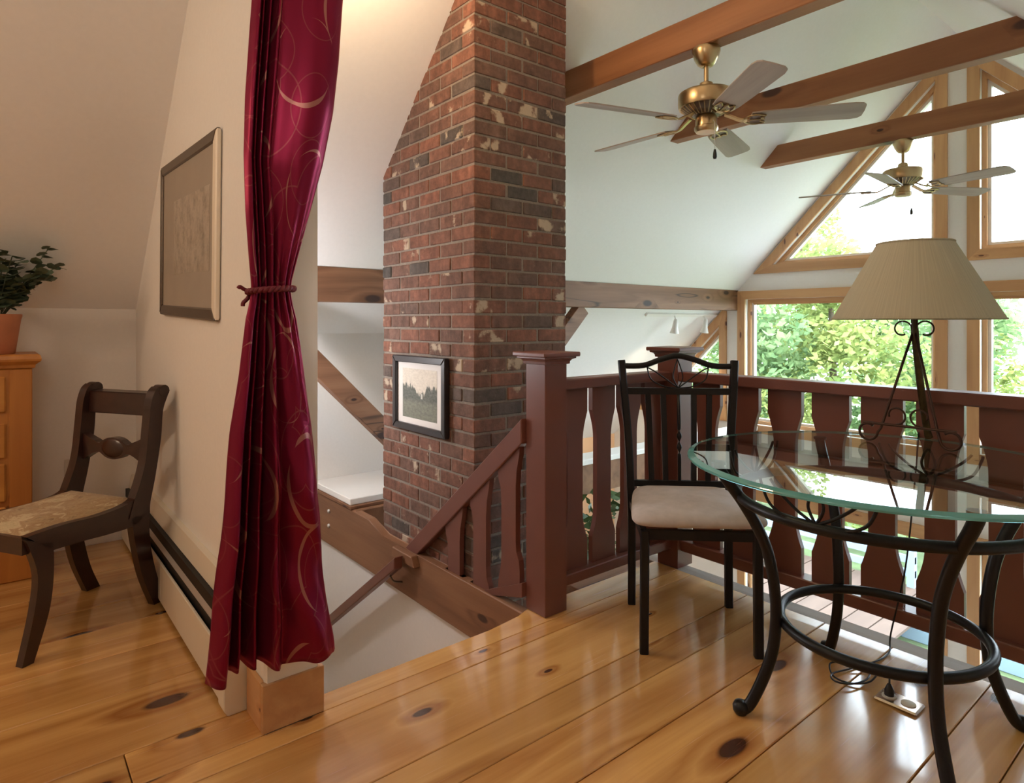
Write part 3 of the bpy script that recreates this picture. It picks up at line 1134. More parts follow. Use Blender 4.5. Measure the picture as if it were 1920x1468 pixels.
# sloped stair railing going down behind the beam
SY = 1.735 + 0.045
r3 = thing('stair_railing', 'sloped brown stair railing descending from the newel in front of the chimney', 'railing', (-2.4, SY, 0.2), group='loft railings')
sx0, sz0, sx1, sz1 = -3.0, -0.002, NX - 0.061, 0.800
sl = (sz1 - sz0) / (sx1 - sx0)
SY0, SY1 = 1.708, 1.752
bm = bmesh.new()
prism(bm, [(sx0, sz0), (sx1, sz1), (sx1, sz1 - 0.105), (sx0 + 0.09, sz0 - 0.03)], 'Y', SY0, SY1, bevel=0.004)
obj('top_rail', bm, M['paint_brown'], r3)
bm = bmesh.new()
zb = lambda x: sz1 - 0.69 + sl * (x - sx1)
prism(bm, [(-2.235, -0.005), (sx1, zb(sx1) - 0.06), (sx1, zb(sx1)), (-2.30, -0.005)], 'Y', 1.712, 1.752)
zt = lambda x: sz0 + sl * (x - sx0) - 0.05
obj('bottom_rail', bm, M['paint_brown'], r3)


def sloped_bal(xc, wid, name='baluster'):
    a, b = wid / 2, wid / 2 - 0.026
    l0, l1 = zb(xc) - 0.01, zt(xc)
    ptsR, ptsL = [], []
    for t, q in ((0, a), (0.10, a), (0.17, a - 0.006), (0.24, b + 0.004), (0.32, b), (0.68, b), (0.78, b + 0.006), (0.86, a - 0.004), (0.91, a), (1.0, a)):
        zR = max(-0.005, zb(xc + q) + (zt(xc + q) - zb(xc + q)) * t)
        zL = max(-0.005, zb(xc - q) + (zt(xc - q) - zb(xc - q)) * t)
        ptsR.append((xc + q, zR))
        ptsL.append((xc - q, zL))
    bm = bmesh.new()
    prism(bm, ptsR + ptsL[::-1], 'Y', 1.720, 1.746)
    return obj(name, bm, M['paint_brown'], r3)


for xc in (-2.555, -2.345, -2.135):
    sloped_bal(xc, 0.150)
# wall handrail on the stairwell wall
hr = thing('handrail', 'slim grey-brown stair handrail descending along the white stairwell wall', 'handrail', (-3.3, 1.64, -0.3))
hx0, hz0, hx1, hz1 = -2.93, -0.012, -5.0, -1.49
bm = bmesh.new()
prism(bm, [(hx0, hz0), (hx0 - 0.005, hz0 - 0.065), (hx1, hz1 - 0.06), (hx1, hz1)], 'Y', 1.605, 1.655, bevel=0.004)
obj('rail', bm, M['paint_brown'], hr)
for xx in (-3.02, -4.3):
    zz = hz0 + (hz1 - hz0) * (xx - hx0) / (hx1 - hx0) - 0.07
    br = obj('bracket', T(spline([(xx, 1.63, zz + 0.005), (xx, 1.65, zz - 0.028), (xx, 1.70, zz - 0.045), (xx, 1.722, zz - 0.06)], 4), 0.005), M['brass_dark'], hr, smooth=True)
    obj('bracket_plate', B(xx - 0.016, xx + 0.016, 1.715, 1.724, zz - 0.10, zz - 0.02, bevel=0.003), M['brass_dark'], hr)
# stair flight
st = thing('staircase', 'wooden stair flight descending through the opening', 'stairs', (-3, 1.2, -1.3))
for i in range(12):
    xs, zs = -1.99 - 0.245 * i, -0.20 * (i + 1)
    obj('tread', B(xs - 0.275, xs, 0.775, 1.72, zs - 0.03, zs, bevel=0.004), M['floor'], st)
    obj('riser', B(xs - 0.245, xs - 0.232, 0.775, 1.72, zs - 0.20, zs - 0.03), M['white'], st)

# sconce added out of view to brighten the stairwell and wall left of chimney
sc = thing('fill_sconce', 'added unseen fill sconce on the stair side of the partition wall', 'sconce', (-3.55, 0.775, 1.0))
obj('back_plate', B(-3.60, -3.50, 0.775, 0.787, 0.93, 1.07, bevel=0.004), M['brass'], sc)
obj('arm', T(spline([(-3.55, 0.787, 0.98), (-3.55, 0.83, 0.96), (-3.55, 0.86, 0.99)], 4), 0.007, 8), M['brass'], sc, smooth=True)
obj('collar', L([(0, 0), (0.032, 0.0), (0.036, 0.02), (0, 0.02)], -3.55, 0.86, 0.985, 16), M['brass'], sc, smooth='auto')
light('fill_bulb', 'POINT', (-3.55, 0.86, 1.085), 17, (0.98, 0.96, 1.0), 0.055)  # added light for the hidden sconce

# ================================================================== CURTAIN
def curtain():
    rows = [(2.30, 0.572, 0.830), (2.146, 0.564, 0.817), (1.986, 0.553, 0.806), (1.827, 0.543, 0.788), (1.669, 0.539, 0.758), (1.513, 0.543, 0.717), (1.390, 0.551, 0.684),
            (1.325, 0.556, 0.667), (1.291, 0.558, 0.663), (1.255, 0.553, 0.668), (1.208, 0.543, 0.680), (1.056, 0.526, 0.701), (0.904, 0.503, 0.722), (0.752, 0.492, 0.733),
            (0.600, 0.479, 0.745), (0.448, 0.460, 0.757), (0.294, 0.446, 0.778), (0.235, 0.440, 0.784)]

    def at(z):
        for (za, la, ra), (zb_, lb, rb_) in zip(rows[:-1], rows[1:]):
            if zb_ <= z <= za:
                t = (za - z) / (za - zb_)
                return la + (lb - la) * t, ra + (rb_ - ra) * t
        return rows[-1][1:]
    NU, NV = 220, 110
    zt_, zl = 2.30, 0.235
    bm = bmesh.new()
    uvl = bm.loops.layers.uv.new('UVMap')
    grid = []
    # fold plan across the cloth: (u, y fraction, depth towards the room)
    plan = [(0.0, 0.00, 0.0), (0.04, 0.045, 0.60), (0.08, 0.095, 0.70), (0.12, 0.135, 0.15), (0.155, 0.165, -0.55), (0.19, 0.205, -0.30), (0.22, 0.235, 0.05), (0.255, 0.265, -0.75), (0.29, 0.30, -0.95), (0.33, 0.335, -0.20),
            (0.365, 0.37, 0.10), (0.40, 0.405, -0.45), (0.435, 0.44, -0.15), (0.47, 0.475, 0.55), (0.505, 0.515, 0.62), (0.54, 0.555, 0.30), (0.58, 0.60, 0.34), (0.66, 0.70, 0.72), (0.75, 0.80, 0.95), (0.84, 0.895, 0.88), (0.93, 0.965, 0.55), (1.0, 1.0, 0.25)]
    fine = spline([(a, b, c) for a, b, c in plan], 12)

    def fold(u):
        for p, q in zip(fine[:-1], fine[1:]):
            if p.x <= u <= q.x + 1e-9:
                t = (u - p.x) / max(q.x - p.x, 1e-9)
                return p.y + (q.y - p.y) * t, p.z + (q.z - p.z) * t
        return 1.0, 0.25
    for j in range(NV + 1):
        v = j / NV
        z = zt_ + (zl - zt_) * v
        Lf, Rf = at(z)
        w = Rf - Lf
        g = min(1.0, abs(z - 1.291) / 0.55)       # 0 at the tie
        amp = 0.020 + 0.052 * g * (1.0 if z > 1.29 else 1.25)
        rowv = []
        for i in range(NU + 1):
            u = i / NU
            fy_, fd_ = fold(u)
            # above the tie the pleats bunch to one side and the front panel hangs wide
            fw = fy_ * 0.30 / 0.555 if fy_ < 0.555 else 0.30 + (fy_ - 0.555) * 0.70 / 0.445
            kt = min(1.0, max(0.0, (z - 1.30) / 0.35))
            fy_ = fy_ + (fw - fy_) * kt
            if u < 0.54:
                fd_ *= 1 - 0.35 * kt
            # small gathers near the tie and soft ripples lower down
            gat = (1 - g) ** 2 * 0.006 * math.sin(u * 52 + 1.3)
            rip = 0.0
            if z < 1.2:
                k = min(1, (1.2 - z) / 0.5)
                rip = k * (0.006 * math.sin(u * 19 + z * 4.5) * math.sin(z * 9.0 + u * 5) + 0.004 * math.sin(z * 21 + u * 9))
                if u > 0.5:
                    rip += k * (0.007 * math.sin(z * 15 + 4 * u) + 0.005 * math.sin(z * 33 + 9 * u) * math.sin(u * 23))
            x = -1.838 + amp * fd_ + gat + rip
            y = Lf + w * fy_
            zz = z
            if v > 0.93:
                zz += (v - 0.93) / 0.07 * (0.004 * math.sin(u * 31) - 0.004 * fd_)
            rowv.append(bm.verts.new((x, y, zz)))
        grid.append(rowv)
    for j in range(NV):
        for i in range(NU):
            f = bm.faces.new((grid[j][i], grid[j + 1][i], grid[j + 1][i + 1], grid[j][i + 1]))
            for lp, (a, b) in zip(f.loops, ((i, j), (i, j + 1), (i + 1, j + 1), (i + 1, j))):
                lp[uvl].uv = (a / NU * 0.75, (1 - b / NV) * (zt_ - zl))
    o = obj('curtain', bm, M['curtain'], None, smooth=True)
    md = o.modifiers.new('cloth', 'SOLIDIFY')
    md.thickness = 0.002
    tag(o, 'long burgundy satin curtain with swirl pattern tied back at the wall end', 'curtain')
    # rope tieback around the waist
    ring = []
    for k in range(40):
        a = 2 * PI * k / 40
        ring.append((-1.835 + 0.047 * math.cos(a), 0.612 + 0.062 * math.sin(a), 1.292 + 0.006 * math.sin(a + 0.4)))
    bm = bmesh.new()
    for ph in (0, PI):
        pts = []
        n = len(ring)
        for k in range(n * 3):
            c0 = Vector(ring[(k // 3) % n]).lerp(Vector(ring[(k // 3 + 1) % n]), (k % 3) / 3)
            a = 2 * PI * (k / (n * 3)) * 14 + ph
            rad = (c0 - Vector((-1.835, 0.612, 1.292))).normalized()
            pts.append(c0 + rad * 0.0042 * math.cos(a) + Vector((0, 0, 0.0042 * math.sin(a))))
        tube(bm, pts, 0.0058, 6, closed=True)
    tb = obj('tieback_rope', bm, M['rope'], o, smooth=True)
    bm = T(spline([(-1.85, 0.560, 1.290), (-1.85, 0.545, 1.292), (-1.852, 0.532, 1.300), (-1.855, 0.528, 1.296)], 4), 0.0055, 6)
    tube(bm, spline([(-1.85, 0.560, 1.285), (-1.85, 0.552, 1.268), (-1.852, 0.541, 1.256), (-1.853, 0.540, 1.246)], 4), 0.006, 6)
    obj('tieback_rope', bm, M['rope'], o, smooth=True)


curtain()
cr = thing('curtain_rod', 'dark rod the burgundy curtain hangs from', 'curtain rod', (-1.838, 0.2, 2.32))
obj('rod', T([(-1.838, -1.2, 2.32), (-1.838, 0.90, 2.32)], 0.014, 12), M['iron'], cr, smooth='auto')
obj('finial', L([(0, -0.03), (0.02, -0.02), (0.026, 0), (0.02, 0.02), (0, 0.03)], -1.838, 0.92, 2.32, 12), M['iron'], cr, smooth=True)

# ================================================================== BASEBOARD HEATER, OUTLETS
bh = thing('baseboard_heater', 'cream baseboard heater running along the partition wall behind the antique chair', 'heater', (-3, 0.58, 0))
obj('back_panel', prism(bmesh.new(), [(0.6195, 0.02), (0.6195, 0.355), (0.596, 0.355), (0.583, 0.285), (0.587, 0.285), (0.605, 0.34), (0.612, 0.02)], 'X', -4.09, -2.10), M['heater'], bh)
obj('slot', B(-4.08, -2.11, 0.566, 0.600, 0.03, 0.283), M['heater_gap_shade'], bh)  # near-black solid in the opening, its inner shade put into the colour
obj('damper', prism(bmesh.new(), [(0.566, 0.205), (0.556, 0.225), (0.565, 0.242), (0.575, 0.225)], 'X', -4.08, -2.11), M['steel'], bh)
for a, b in ((-4.08, -3.02), (-3.016, -2.11)):
    obj('front_cover', B(a, b, 0.546, 0.556, 0.02, 0.182, bevel=0.002), M['heater'], bh)
obj('end_cap', prism(bmesh.new(), [(0.6195, 0.0), (0.6195, 0.355), (0.592, 0.355), (0.56, 0.26), (0.541, 0.20), (0.541, 0.02), (0.553, 0.0)], 'X', -2.11, -2.047, bevel=0.003), M['heater'], bh)


def wall_outlet(label, pos, normal):
    t = thing('wall_outlet', label, 'outlet', pos)
    x, y, z = pos
    if normal == 'X':
        obj('plate', B(x, x + 0.006, y - 0.035, y + 0.035, z - 0.057, z + 0.057, bevel=0.002), M['nylon'], t)
        for dz in (-0.02, 0.02):
            obj('receptacle', B(x + 0.006, x + 0.009, y - 0.016, y + 0.016, z + dz - 0.014, z + dz + 0.014, bevel=0.001), M['mat_white'], t)
    else:
        obj('plate', B(x - 0.035, x + 0.035, y - 0.006, y, z - 0.057, z + 0.057, bevel=0.002), M['nylon'], t)
        for dz in (-0.02, 0.02):
            obj('receptacle', B(x - 0.016, x + 0.016, y - 0.009, y - 0.006, z + dz - 0.014, z + dz + 0.014, bevel=0.001), M['mat_white'], t)


wall_outlet('ivory wall outlet behind the antique chair on the knee wall', (-4.10, 0.325, 0.42), 'X')
wall_outlet('small ivory wall plate beside the left edge of the curtain', (-2.22, 0.62, 0.47), 'Y')

fo = thing('floor_outlet', 'nickel floor outlet plate under the glass table with a black plug in it', 'outlet', (-0.784, 2.212, 0))
obj('plate', B(-0.846, -0.722, 2.172, 2.252, 0, 0.011, bevel=0.005), M['plate'], fo)
for xx in (-0.812, -0.757):
    bm = L([(0, 0.0), (0.021, 0), (0.021, 0.003), (0.019, 0.004), (0, 0.004)], xx, 2.212, 0.0105, 20)
    obj('receptacle', bm, M['nylon'], fo, smooth='auto')
pc = thing('power_cord', 'black lamp cord looping over the floor to the nickel outlet', 'cord', (-0.9, 2.3, 0))
pts = [(-0.86, 2.605, 0.792), (-0.868, 2.632, 0.78), (-0.88, 2.628, 0.6), (-0.90, 2.60, 0.3), (-0.94, 2.575, 0.05), (-0.925, 2.52, 0.006), (-0.93, 2.42, 0.004), (-0.965, 2.30, 0.004), (-0.985, 2.20, 0.012),
       (-0.955, 2.155, 0.016), (-0.915, 2.19, 0.012), (-0.90, 2.27, 0.008), (-0.925, 2.335, 0.012), (-0.985, 2.29, 0.02), (-1.012, 2.245, 0.02), (-0.98, 2.20, 0.006), (-0.925, 2.20, 0.006), (-0.885, 2.245, 0.012),
       (-0.875, 2.30, 0.03), (-0.855, 2.29, 0.055), (-0.828, 2.25, 0.075), (-0.815, 2.222, 0.062), (-0.812, 2.212, 0.045)]
obj('cable', T(spline(pts, 8), 0.0030, 7), M['black'], pc, smooth=True)
obj('plug', L([(0.006, 0.034), (0.009, 0.028), (0.014, 0.016), (0.0145, 0), (0, 0)], -0.812, 2.212, 0.0148, 12), M['black'], pc, smooth='auto')

# ================================================================== GLASS TABLE
TX, TY, TZ, TR = -0.785, 2.065, 0.785, 0.557
tb = thing('glass_table', 'round glass dining table on curved black metal legs', 'table', (TX, TY, 0))


def circ(cx, cy, z, r, n=48):
    return [(cx + r * math.cos(2 * PI * i / n), cy + r * math.sin(2 * PI * i / n), z) for i in range(n)]


bm = bmesh.new()
n = 96
th = 0.012
prof = [(TR - 0.020, TZ), (TR - 0.002, TZ - 0.005), (TR, TZ - 0.007), (TR, TZ - th + 0.001), (TR - 0.001, TZ - th)]
rings = [[bm.verts.new((TX + r * math.cos(2 * PI * i / n), TY + r * math.sin(2 * PI * i / n), zz)) for i in range(n)] for r, zz in prof]
bm.faces.new(rings[0])
bm.faces.new(rings[-1][::-1])
for a, b in zip(rings[:-1], rings[1:]):
    for i in range(n):
        f = bm.faces.new((a[i], b[i], b[(i + 1) % n], a[(i + 1) % n]))
        f.material_index = 1
obj('glass_top', bm, [M['table_glass'], M['glass_edge']], tb)
ring_z, ring_r = 0.285, 0.280
obj('foot_ring', T(circ(TX, TY, ring_z, ring_r - 0.004, 64), 0.0150, 12, closed=True), M['dark_metal'], tb, smooth=True)
up_z, up_r = 0.665, 0.405
obj('support_ring', T(circ(TX, TY, up_z, up_r, 72), 0.0160, 10, closed=True), M['dark_metal'], tb, smooth=True)
for k in range(4):
    a = PI / 4 + k * PI / 2
    ca, sa = math.cos(a), math.sin(a)
    pr = [(0.402, 0.012), (0.375, 0.035), (0.335, 0.12), (0.310, 0.20), (0.300, 0.30), (0.306, 0.40), (0.325, 0.50), (0.358, 0.58), (0.402, 0.655), (0.445, 0.715), (0.468, 0.752), (0.470, 0.766)]
    pts = [(TX + r * ca, TY + r * sa, zz) for r, zz in pr]
    lg = obj('leg', T(spline(pts, 5), 0.0172, 12), M['dark_metal'], tb, smooth=True)
    obj('foot', L([(0, 0), (0.017, 0.001), (0.024, 0.012), (0.025, 0.024), (0.019, 0.036), (0, 0.040)], TX + 0.404 * ca, TY + 0.404 * sa, 0, 16), M['dark_metal'], lg, smooth=True)
    obj('glass_pad', L([(0, 0), (0.022, 0.0), (0.022, 0.008), (0, 0.008)], TX + 0.470 * ca, TY + 0.470 * sa, 0.7648, 14), M['black'], lg)
# leaf scroll ornaments standing on the upper ring between the legs
for k in range(4):
    a = k * PI / 2
    ca, sa = math.cos(a), math.sin(a)
    tx, ty = -sa, ca
    base = Vector((TX + up_r * ca, TY + up_r * sa, up_z))

    def Q(u, v):
        return base + Vector((tx * u, ty * u, v))
    bm = bmesh.new()
    for s in (-1, 1):
        tube(bm, spline([Q(0, 0.008), Q(s * 0.02, 0.05), Q(s * 0.012, 0.085), Q(0, 0.105)], 5), 0.0045, 6)
        tube(bm, spline([Q(0, 0.008), Q(s * 0.05, 0.035), Q(s * 0.10, 0.075), Q(s * 0.125, 0.105)], 5), 0.0045, 6)
        tube(bm, spline([Q(0, 0.008), Q(s * 0.07, 0.008), Q(s * 0.125, 0.035), Q(s * 0.15, 0.085), Q(s * 0.155, 0.105)], 5), 0.0045, 6)
    obj('leaf_ornament', bm, M['dark_metal'], tb, smooth=True)

# ================================================================== TABLE LAMP
LX, LY = -0.824, 2.462
lp = thing('table_lamp', 'easel-shaped iron lamp with cream string shade on the glass table', 'lamp', (LX, LY, TZ))
bm = bmesh.new()
ns = 72
for j, (rr, zz) in enumerate(((0.254, 1.212), (0.251, 1.219), (0.118, 1.468), (0.113, 1.475))):
    ringv = [bm.verts.new((rr * (1 + 0.004 * (i % 2)) * math.cos(2 * PI * i / ns), rr * (1 + 0.004 * (i % 2)) * math.sin(2 * PI * i / ns), zz - TZ)) for i in range(ns)]
    if j:
        for i in range(ns):
            bm.faces.new((prev[i], prev[(i + 1) % ns], ringv[(i + 1) % ns], ringv[i]))
    prev = ringv
sh = local('shade', bm, M['shade'], lp, smooth=True)
md = sh.modifiers.new('thick', 'SOLIDIFY')
md.thickness = 0.002
bm = T([(0.254 * math.cos(2 * PI * i / 64), 0.254 * math.sin(2 * PI * i / 64), 1.214 - TZ) for i in range(64)], 0.0035, 6, closed=True)
tube(bm, [(0.115 * math.cos(2 * PI * i / 48), 0.115 * math.sin(2 * PI * i / 48), 1.474 - TZ) for i in range(48)], 0.0035, 6, closed=True)
local('shade_trim', bm, M['shade'], lp, smooth=True)
bm = bmesh.new()
for a in (0.3, 0.3 + 2 * PI / 3, 0.3 + 4 * PI / 3):
    tube(bm, [(0, 0, 1.44 - TZ), (0.115 * math.cos(a), 0.115 * math.sin(a), 1.470 - TZ)], 0.0018, 5)
local('shade_spider', bm, M['steel'], lp)
# rear leg = pole
obj('pole', T(spline([(LX, LY, 1.30), (LX, LY, 1.19), (LX + 0.002, LY + 0.015, 1.10), (LX + 0.002, LY + 0.06, 0.95), (LX + 0.0, LY + 0.118, 0.82), (LX + 0.004, LY + 0.128, 0.789)], 6),
              [0.011] * 7 + [0.0125] * 19 + [0.0135] * 5), M['pole'], lp, smooth=True)
obj('socket', L([(0, 0), (0.017, 0.0), (0.018, 0.05), (0.012, 0.07), (0, 0.07)], LX, LY, 1.28, 14), M['brass'], lp, smooth='auto')
bl = obj('bulb', L([(0, 0), (0.012, 0.0), (0.026, 0.03), (0.03, 0.055), (0.02, 0.08), (0, 0.088)], LX, LY, 1.35, 16), M['mat_white'], lp, smooth=True)


def scroll(c, r0, r1, a0, a1, ux, uz, n=26):
    pts = []
    for k in range(n):
        t = k / (n - 1)
        a = a0 + (a1 - a0) * t
        r = r0 + (r1 - r0) * t
        pts.append(Vector(c) + Vector(ux) * (r * math.cos(a)) + Vector(uz) * (r * math.sin(a)))
    return pts


ux = Vector((1, 0.0, 0)).normalized()
# the scroll plane follows the lean of the front legs
FLY = 2.375
for s, fx in ((-1, -0.918), (1, -0.713)):
    top = Vector((LX + 0.004 * s, LY - 0.004, 1.165))
    low = Vector((fx - s * 0.016, FLY + 0.010, 0.835))
    c = Vector((fx + s * 0.022, FLY, TZ + 0.0362))
    # leg runs down and turns outward into a scroll resting on the glass
    arc = scroll(c, 0.031, 0.026, (PI if s > 0 else 0), (PI if s > 0 else 0) + s * 1.72 * PI, (1, 0, 0), (0, 0, 1), 22)
    obj('leg', T([top, top.lerp(low, 0.5), low] + arc, [0.0046] * (3 + len(arc)), 8), M['iron'], lp, smooth=True)
    c2 = Vector((LX + s * 0.036, LY - 0.006, 1.178))
    ar = scroll(c2, 0.030, 0.020, (PI if s > 0 else 0), (PI if s > 0 else 0) - s * 1.65 * PI, (1, 0, 0), (0, 0, 1), 20)
    obj('top_scroll', T(ar, 0.0030, 6), M['iron'], lp, smooth=True)
    c3 = Vector((-0.8155 + s * 0.036, FLY + 0.002, 0.885))
    ar = scroll(c3, 0.031, 0.022, -PI / 2, -PI / 2 - s * 1.6 * PI, (1, 0, 0), (0, 0, 1), 22)
    obj('bar_scroll', T(ar, 0.0034, 6), M['iron'], lp, smooth=True)
obj('crossbar', T([(-0.955, FLY, 0.851), (-0.676, FLY, 0.851)], 0.0045, 8), M['iron'], lp, smooth='auto')

# ================================================================== METAL DINING CHAIR
ang = math.atan2(-0.69, 0.725)       # facing direction
ch = thing('dining_chair', 'black metal dining chair with taupe cushion and arched slatted back', 'chair', (-1.499, 2.122, 0), ang)
# local frame: +x forward, +y to the chair's left
hw, hd = 0.203, 0.205
tub = rectprof(0.0125, 0.0125)
pr = [(0.0155 * a, 0.0155 * b) for a, b in ((1, 0.72), (0.72, 1), (-0.72, 1), (-1, 0.72), (-1, -0.72), (-0.72, -1), (0.72, -1), (1, -0.72))]
for s in (-1, 1):
    lg = local('leg', T([(hd, s * hw, 0.0), (hd, s * (hw - 0.003), 0.445)], 1.0, prof=pr, up=(0, 1, 0)), M['dark_metal'], ch)
    pts = spline([(-hd + 0.004, s * hw, 0.0), (-hd, s * (hw - 0.001), 0.30), (-hd, s * (hw + 0.002), 0.45), (-hd - 0.012, s * (hw + 0.012), 0.70), (-hd - 0.034, s * (hw + 0.029), 0.92), (-hd - 0.052, s * (hw + 0.038), 1.036)], 5)
    local('leg', T(pts, 1.0, prof=pr, up=(0, 1, 0)), M['dark_metal'], ch)
bm = bmesh.new()
for s in (-1, 1):
    box(bm, -hd, hd, s * hw - 0.011, s * hw + 0.011, 0.415, 0.449)
box(bm, hd - 0.011, hd + 0.011, -hw, hw, 0.415, 0.449)
box(bm, -hd - 0.011, -hd + 0.011, -hw, hw, 0.415, 0.449)
local('seat_frame', bm, M['dark_metal'], ch)


def cushion(name, parent, hx, hy, z0, z1, m, round_=0.06, dome=0.012, taper=0.0):
    bm = bmesh.new()
    N = 28
    layers = [(-0.004, z0 + 0.004), (0.012, z0 + 0.020), (0.016, (z0 + z1) / 2), (0.008, z1 - 0.012), (-0.010, z1 - 0.003), (-0.035, z1 + 0.002)]

    def outline(gr):
        pts = []
        for k in range(N):
            a = 2 * PI * k / N
            ca, sa = math.cos(a), math.sin(a)
            e = 0.28
            x = math.copysign(abs(ca) ** e, ca) * (hx + gr)
            y = math.copysign(abs(sa) ** e, sa) * (hy + gr) * (1 + taper * (x / hx))
            pts.append((x, y))
        return pts
    rr = [[bm.verts.new((x, y, zz)) for x, y in outline(g)] for g, zz in layers]
    for a, b in zip(rr[:-1], rr[1:]):
        for k in range(N):
            bm.faces.new((a[k], a[(k + 1) % N], b[(k + 1) % N], b[k]))
    # domed top rings
    last = rr[-1]
    for q in (0.66, 0.33):
        nr = [bm.verts.new((v.co.x * q / 1.0, v.co.y * q / 1.0, z1 + dome * (1 - q * q))) for v in rr[-1]]
        for k in range(N):
            bm.faces.new((last[k], last[(k + 1) % N], nr[(k + 1) % N], nr[k]))
        last = nr
    cv = bm.verts.new((0, 0, z1 + dome))
    for k in range(N):
        bm.faces.new((last[k], last[(k + 1) % N], cv))
    bm.faces.new(rr[0][::-1])
    o = local(name, bm, m, parent, smooth=True)
    sdm = o.modifiers.new('sub', 'SUBSURF')
    sdm.levels = sdm.render_levels = 2
    return o


cu = cushion('seat_cushion', ch, 0.222, 0.212, 0.449, 0.508, M['seat_fabric'], dome=0.018, taper=0.12)


def back_x(z):
    return -hd - (0 if z < 0.45 else 0.012 * (z - 0.45) / 0.25 if z < 0.70 else 0.012 + 0.022 * (z - 0.70) / 0.22 if z < 0.92 else 0.034 + 0.018 * (z - 0.92) / 0.116)


def back_w(z):
    return hw + 0.002 + (0.010 * (z - 0.45) / 0.25 if z < 0.70 else 0.010 + 0.017 * (z - 0.70) / 0.22 if z < 0.92 else 0.027 + 0.009 * (z - 0.92) / 0.116)


for zz, hh in ((0.515, 0.013), (0.905, 0.014)):
    w = back_w(zz)
    local('back_rail', B(back_x(zz) - 0.009, back_x(zz) + 0.009, -w, w, zz - hh, zz + hh), M['dark_metal'], ch)
w = back_w(1.0)
pts = spline([(back_x(1.01), -w, 1.012), (back_x(1.02), -w * 0.62, 1.014), (back_x(1.04), -w * 0.3, 1.040), (back_x(1.05), 0, 1.056), (back_x(1.04), w * 0.3, 1.040), (back_x(1.02), w * 0.62, 1.014), (back_x(1.01), w, 1.012)], 5)
local('top_rail', T(pts, 0.0125, 10), M['dark_metal'], ch, smooth=True)
for f in (-0.60, -0.30, 0.30, 0.60):
    bm = bmesh.new()
    for k in range(8):
        pass
    p0 = Vector((back_x(0.52), f * back_w(0.52) * 0.94, 0.52))
    p1 = Vector((back_x(0.90), f * back_w(0.90) * 0.94, 0.90))
    tube(bm, [p0, p0.lerp(p1, 0.5) + Vector((0.004, 0, 0)), p1], 1.0, prof=rectprof(0.0055, 0.0115), up=(1, 0, 0))
    local('slat', bm, M['dark_metal'], ch)
bm = bmesh.new()
cxz = lambda zz: (back_x(zz), 0, zz)
prof_c = [(0.007, 0.905), (0.008, 0.76), (0.0075, 0.745), (0.002, 0.738), (0.010, 0.722), (0.011, 0.712), (0.002, 0.692), (0.010, 0.676), (0.011, 0.666), (0.002, 0.646), (0.0075, 0.638), (0.008, 0.62), (0.007, 0.515)]
tube(bm, [cxz(zz) for r, zz in prof_c], [r for r, zz in prof_c], 10)
local('centre_slat', bm, M['dark_metal'], ch, smooth=True)
bm = bmesh.new()
q = lambda y, zz: (back_x(zz) - 0.002, y, zz)
for s in (-1, 1):
    tube(bm, spline([q(0, 0.918), q(s * 0.020, 0.96), q(s * 0.014, 1.0), q(0, 1.042)], 5), 0.0030, 6)
    tube(bm, spline([q(0, 0.918), q(s * 0.05, 0.955), q(s * 0.10, 0.99), q(s * 0.135, 1.008)], 5), 0.0030, 6)
    tube(bm, spline([q(0, 0.918), q(s * 0.06, 0.925), q(s * 0.115, 0.955), q(s * 0.13, 1.005)], 5), 0.0030, 6)
local('leaf_ornament', bm, M['dark_metal'], ch, smooth=True)

# ================================================================== ANTIQUE SABRE-LEG CHAIR
# local frame: +x forward, +y away (far side), origin at the near rear foot
kf = Vector((0.516, -0.857))
ka = math.atan2(kf.y, kf.x)
kc = thing('antique_chair', 'dark mahogany sabre-leg antique chair with floral tapestry seat', 'chair', (-3.081, 0.535, 0), ka)
WID = 0.40          # toward -y local = far side? nv*off negative


def ribbon(outline_a, outline_b, y0, y1):
    """flat sawn member: two matching edge curves in the x,z plane, thickness along y"""
    bm = bmesh.new()
    A = spline([(x, 0, z) for x, z in outline_a], 5)
    Bb = spline([(x, 0, z) for x, z in outline_b], 5)
    rows = []
    for a, b in zip(A, Bb):
        rows.append([bm.verts.new((a.x, y0, a.z)), bm.verts.new((b.x, y0, b.z)), bm.verts.new((b.x, y1, b.z)), bm.verts.new((a.x, y1, a.z))])
    for r, s in zip(rows[:-1], rows[1:]):
        for k in range(4):
            bm.faces.new((r[k], r[(k + 1) % 4], s[(k + 1) % 4], s[k]))
    bm.faces.new(rows[0][::-1])
    bm.faces.new(rows[-1])
    return bm


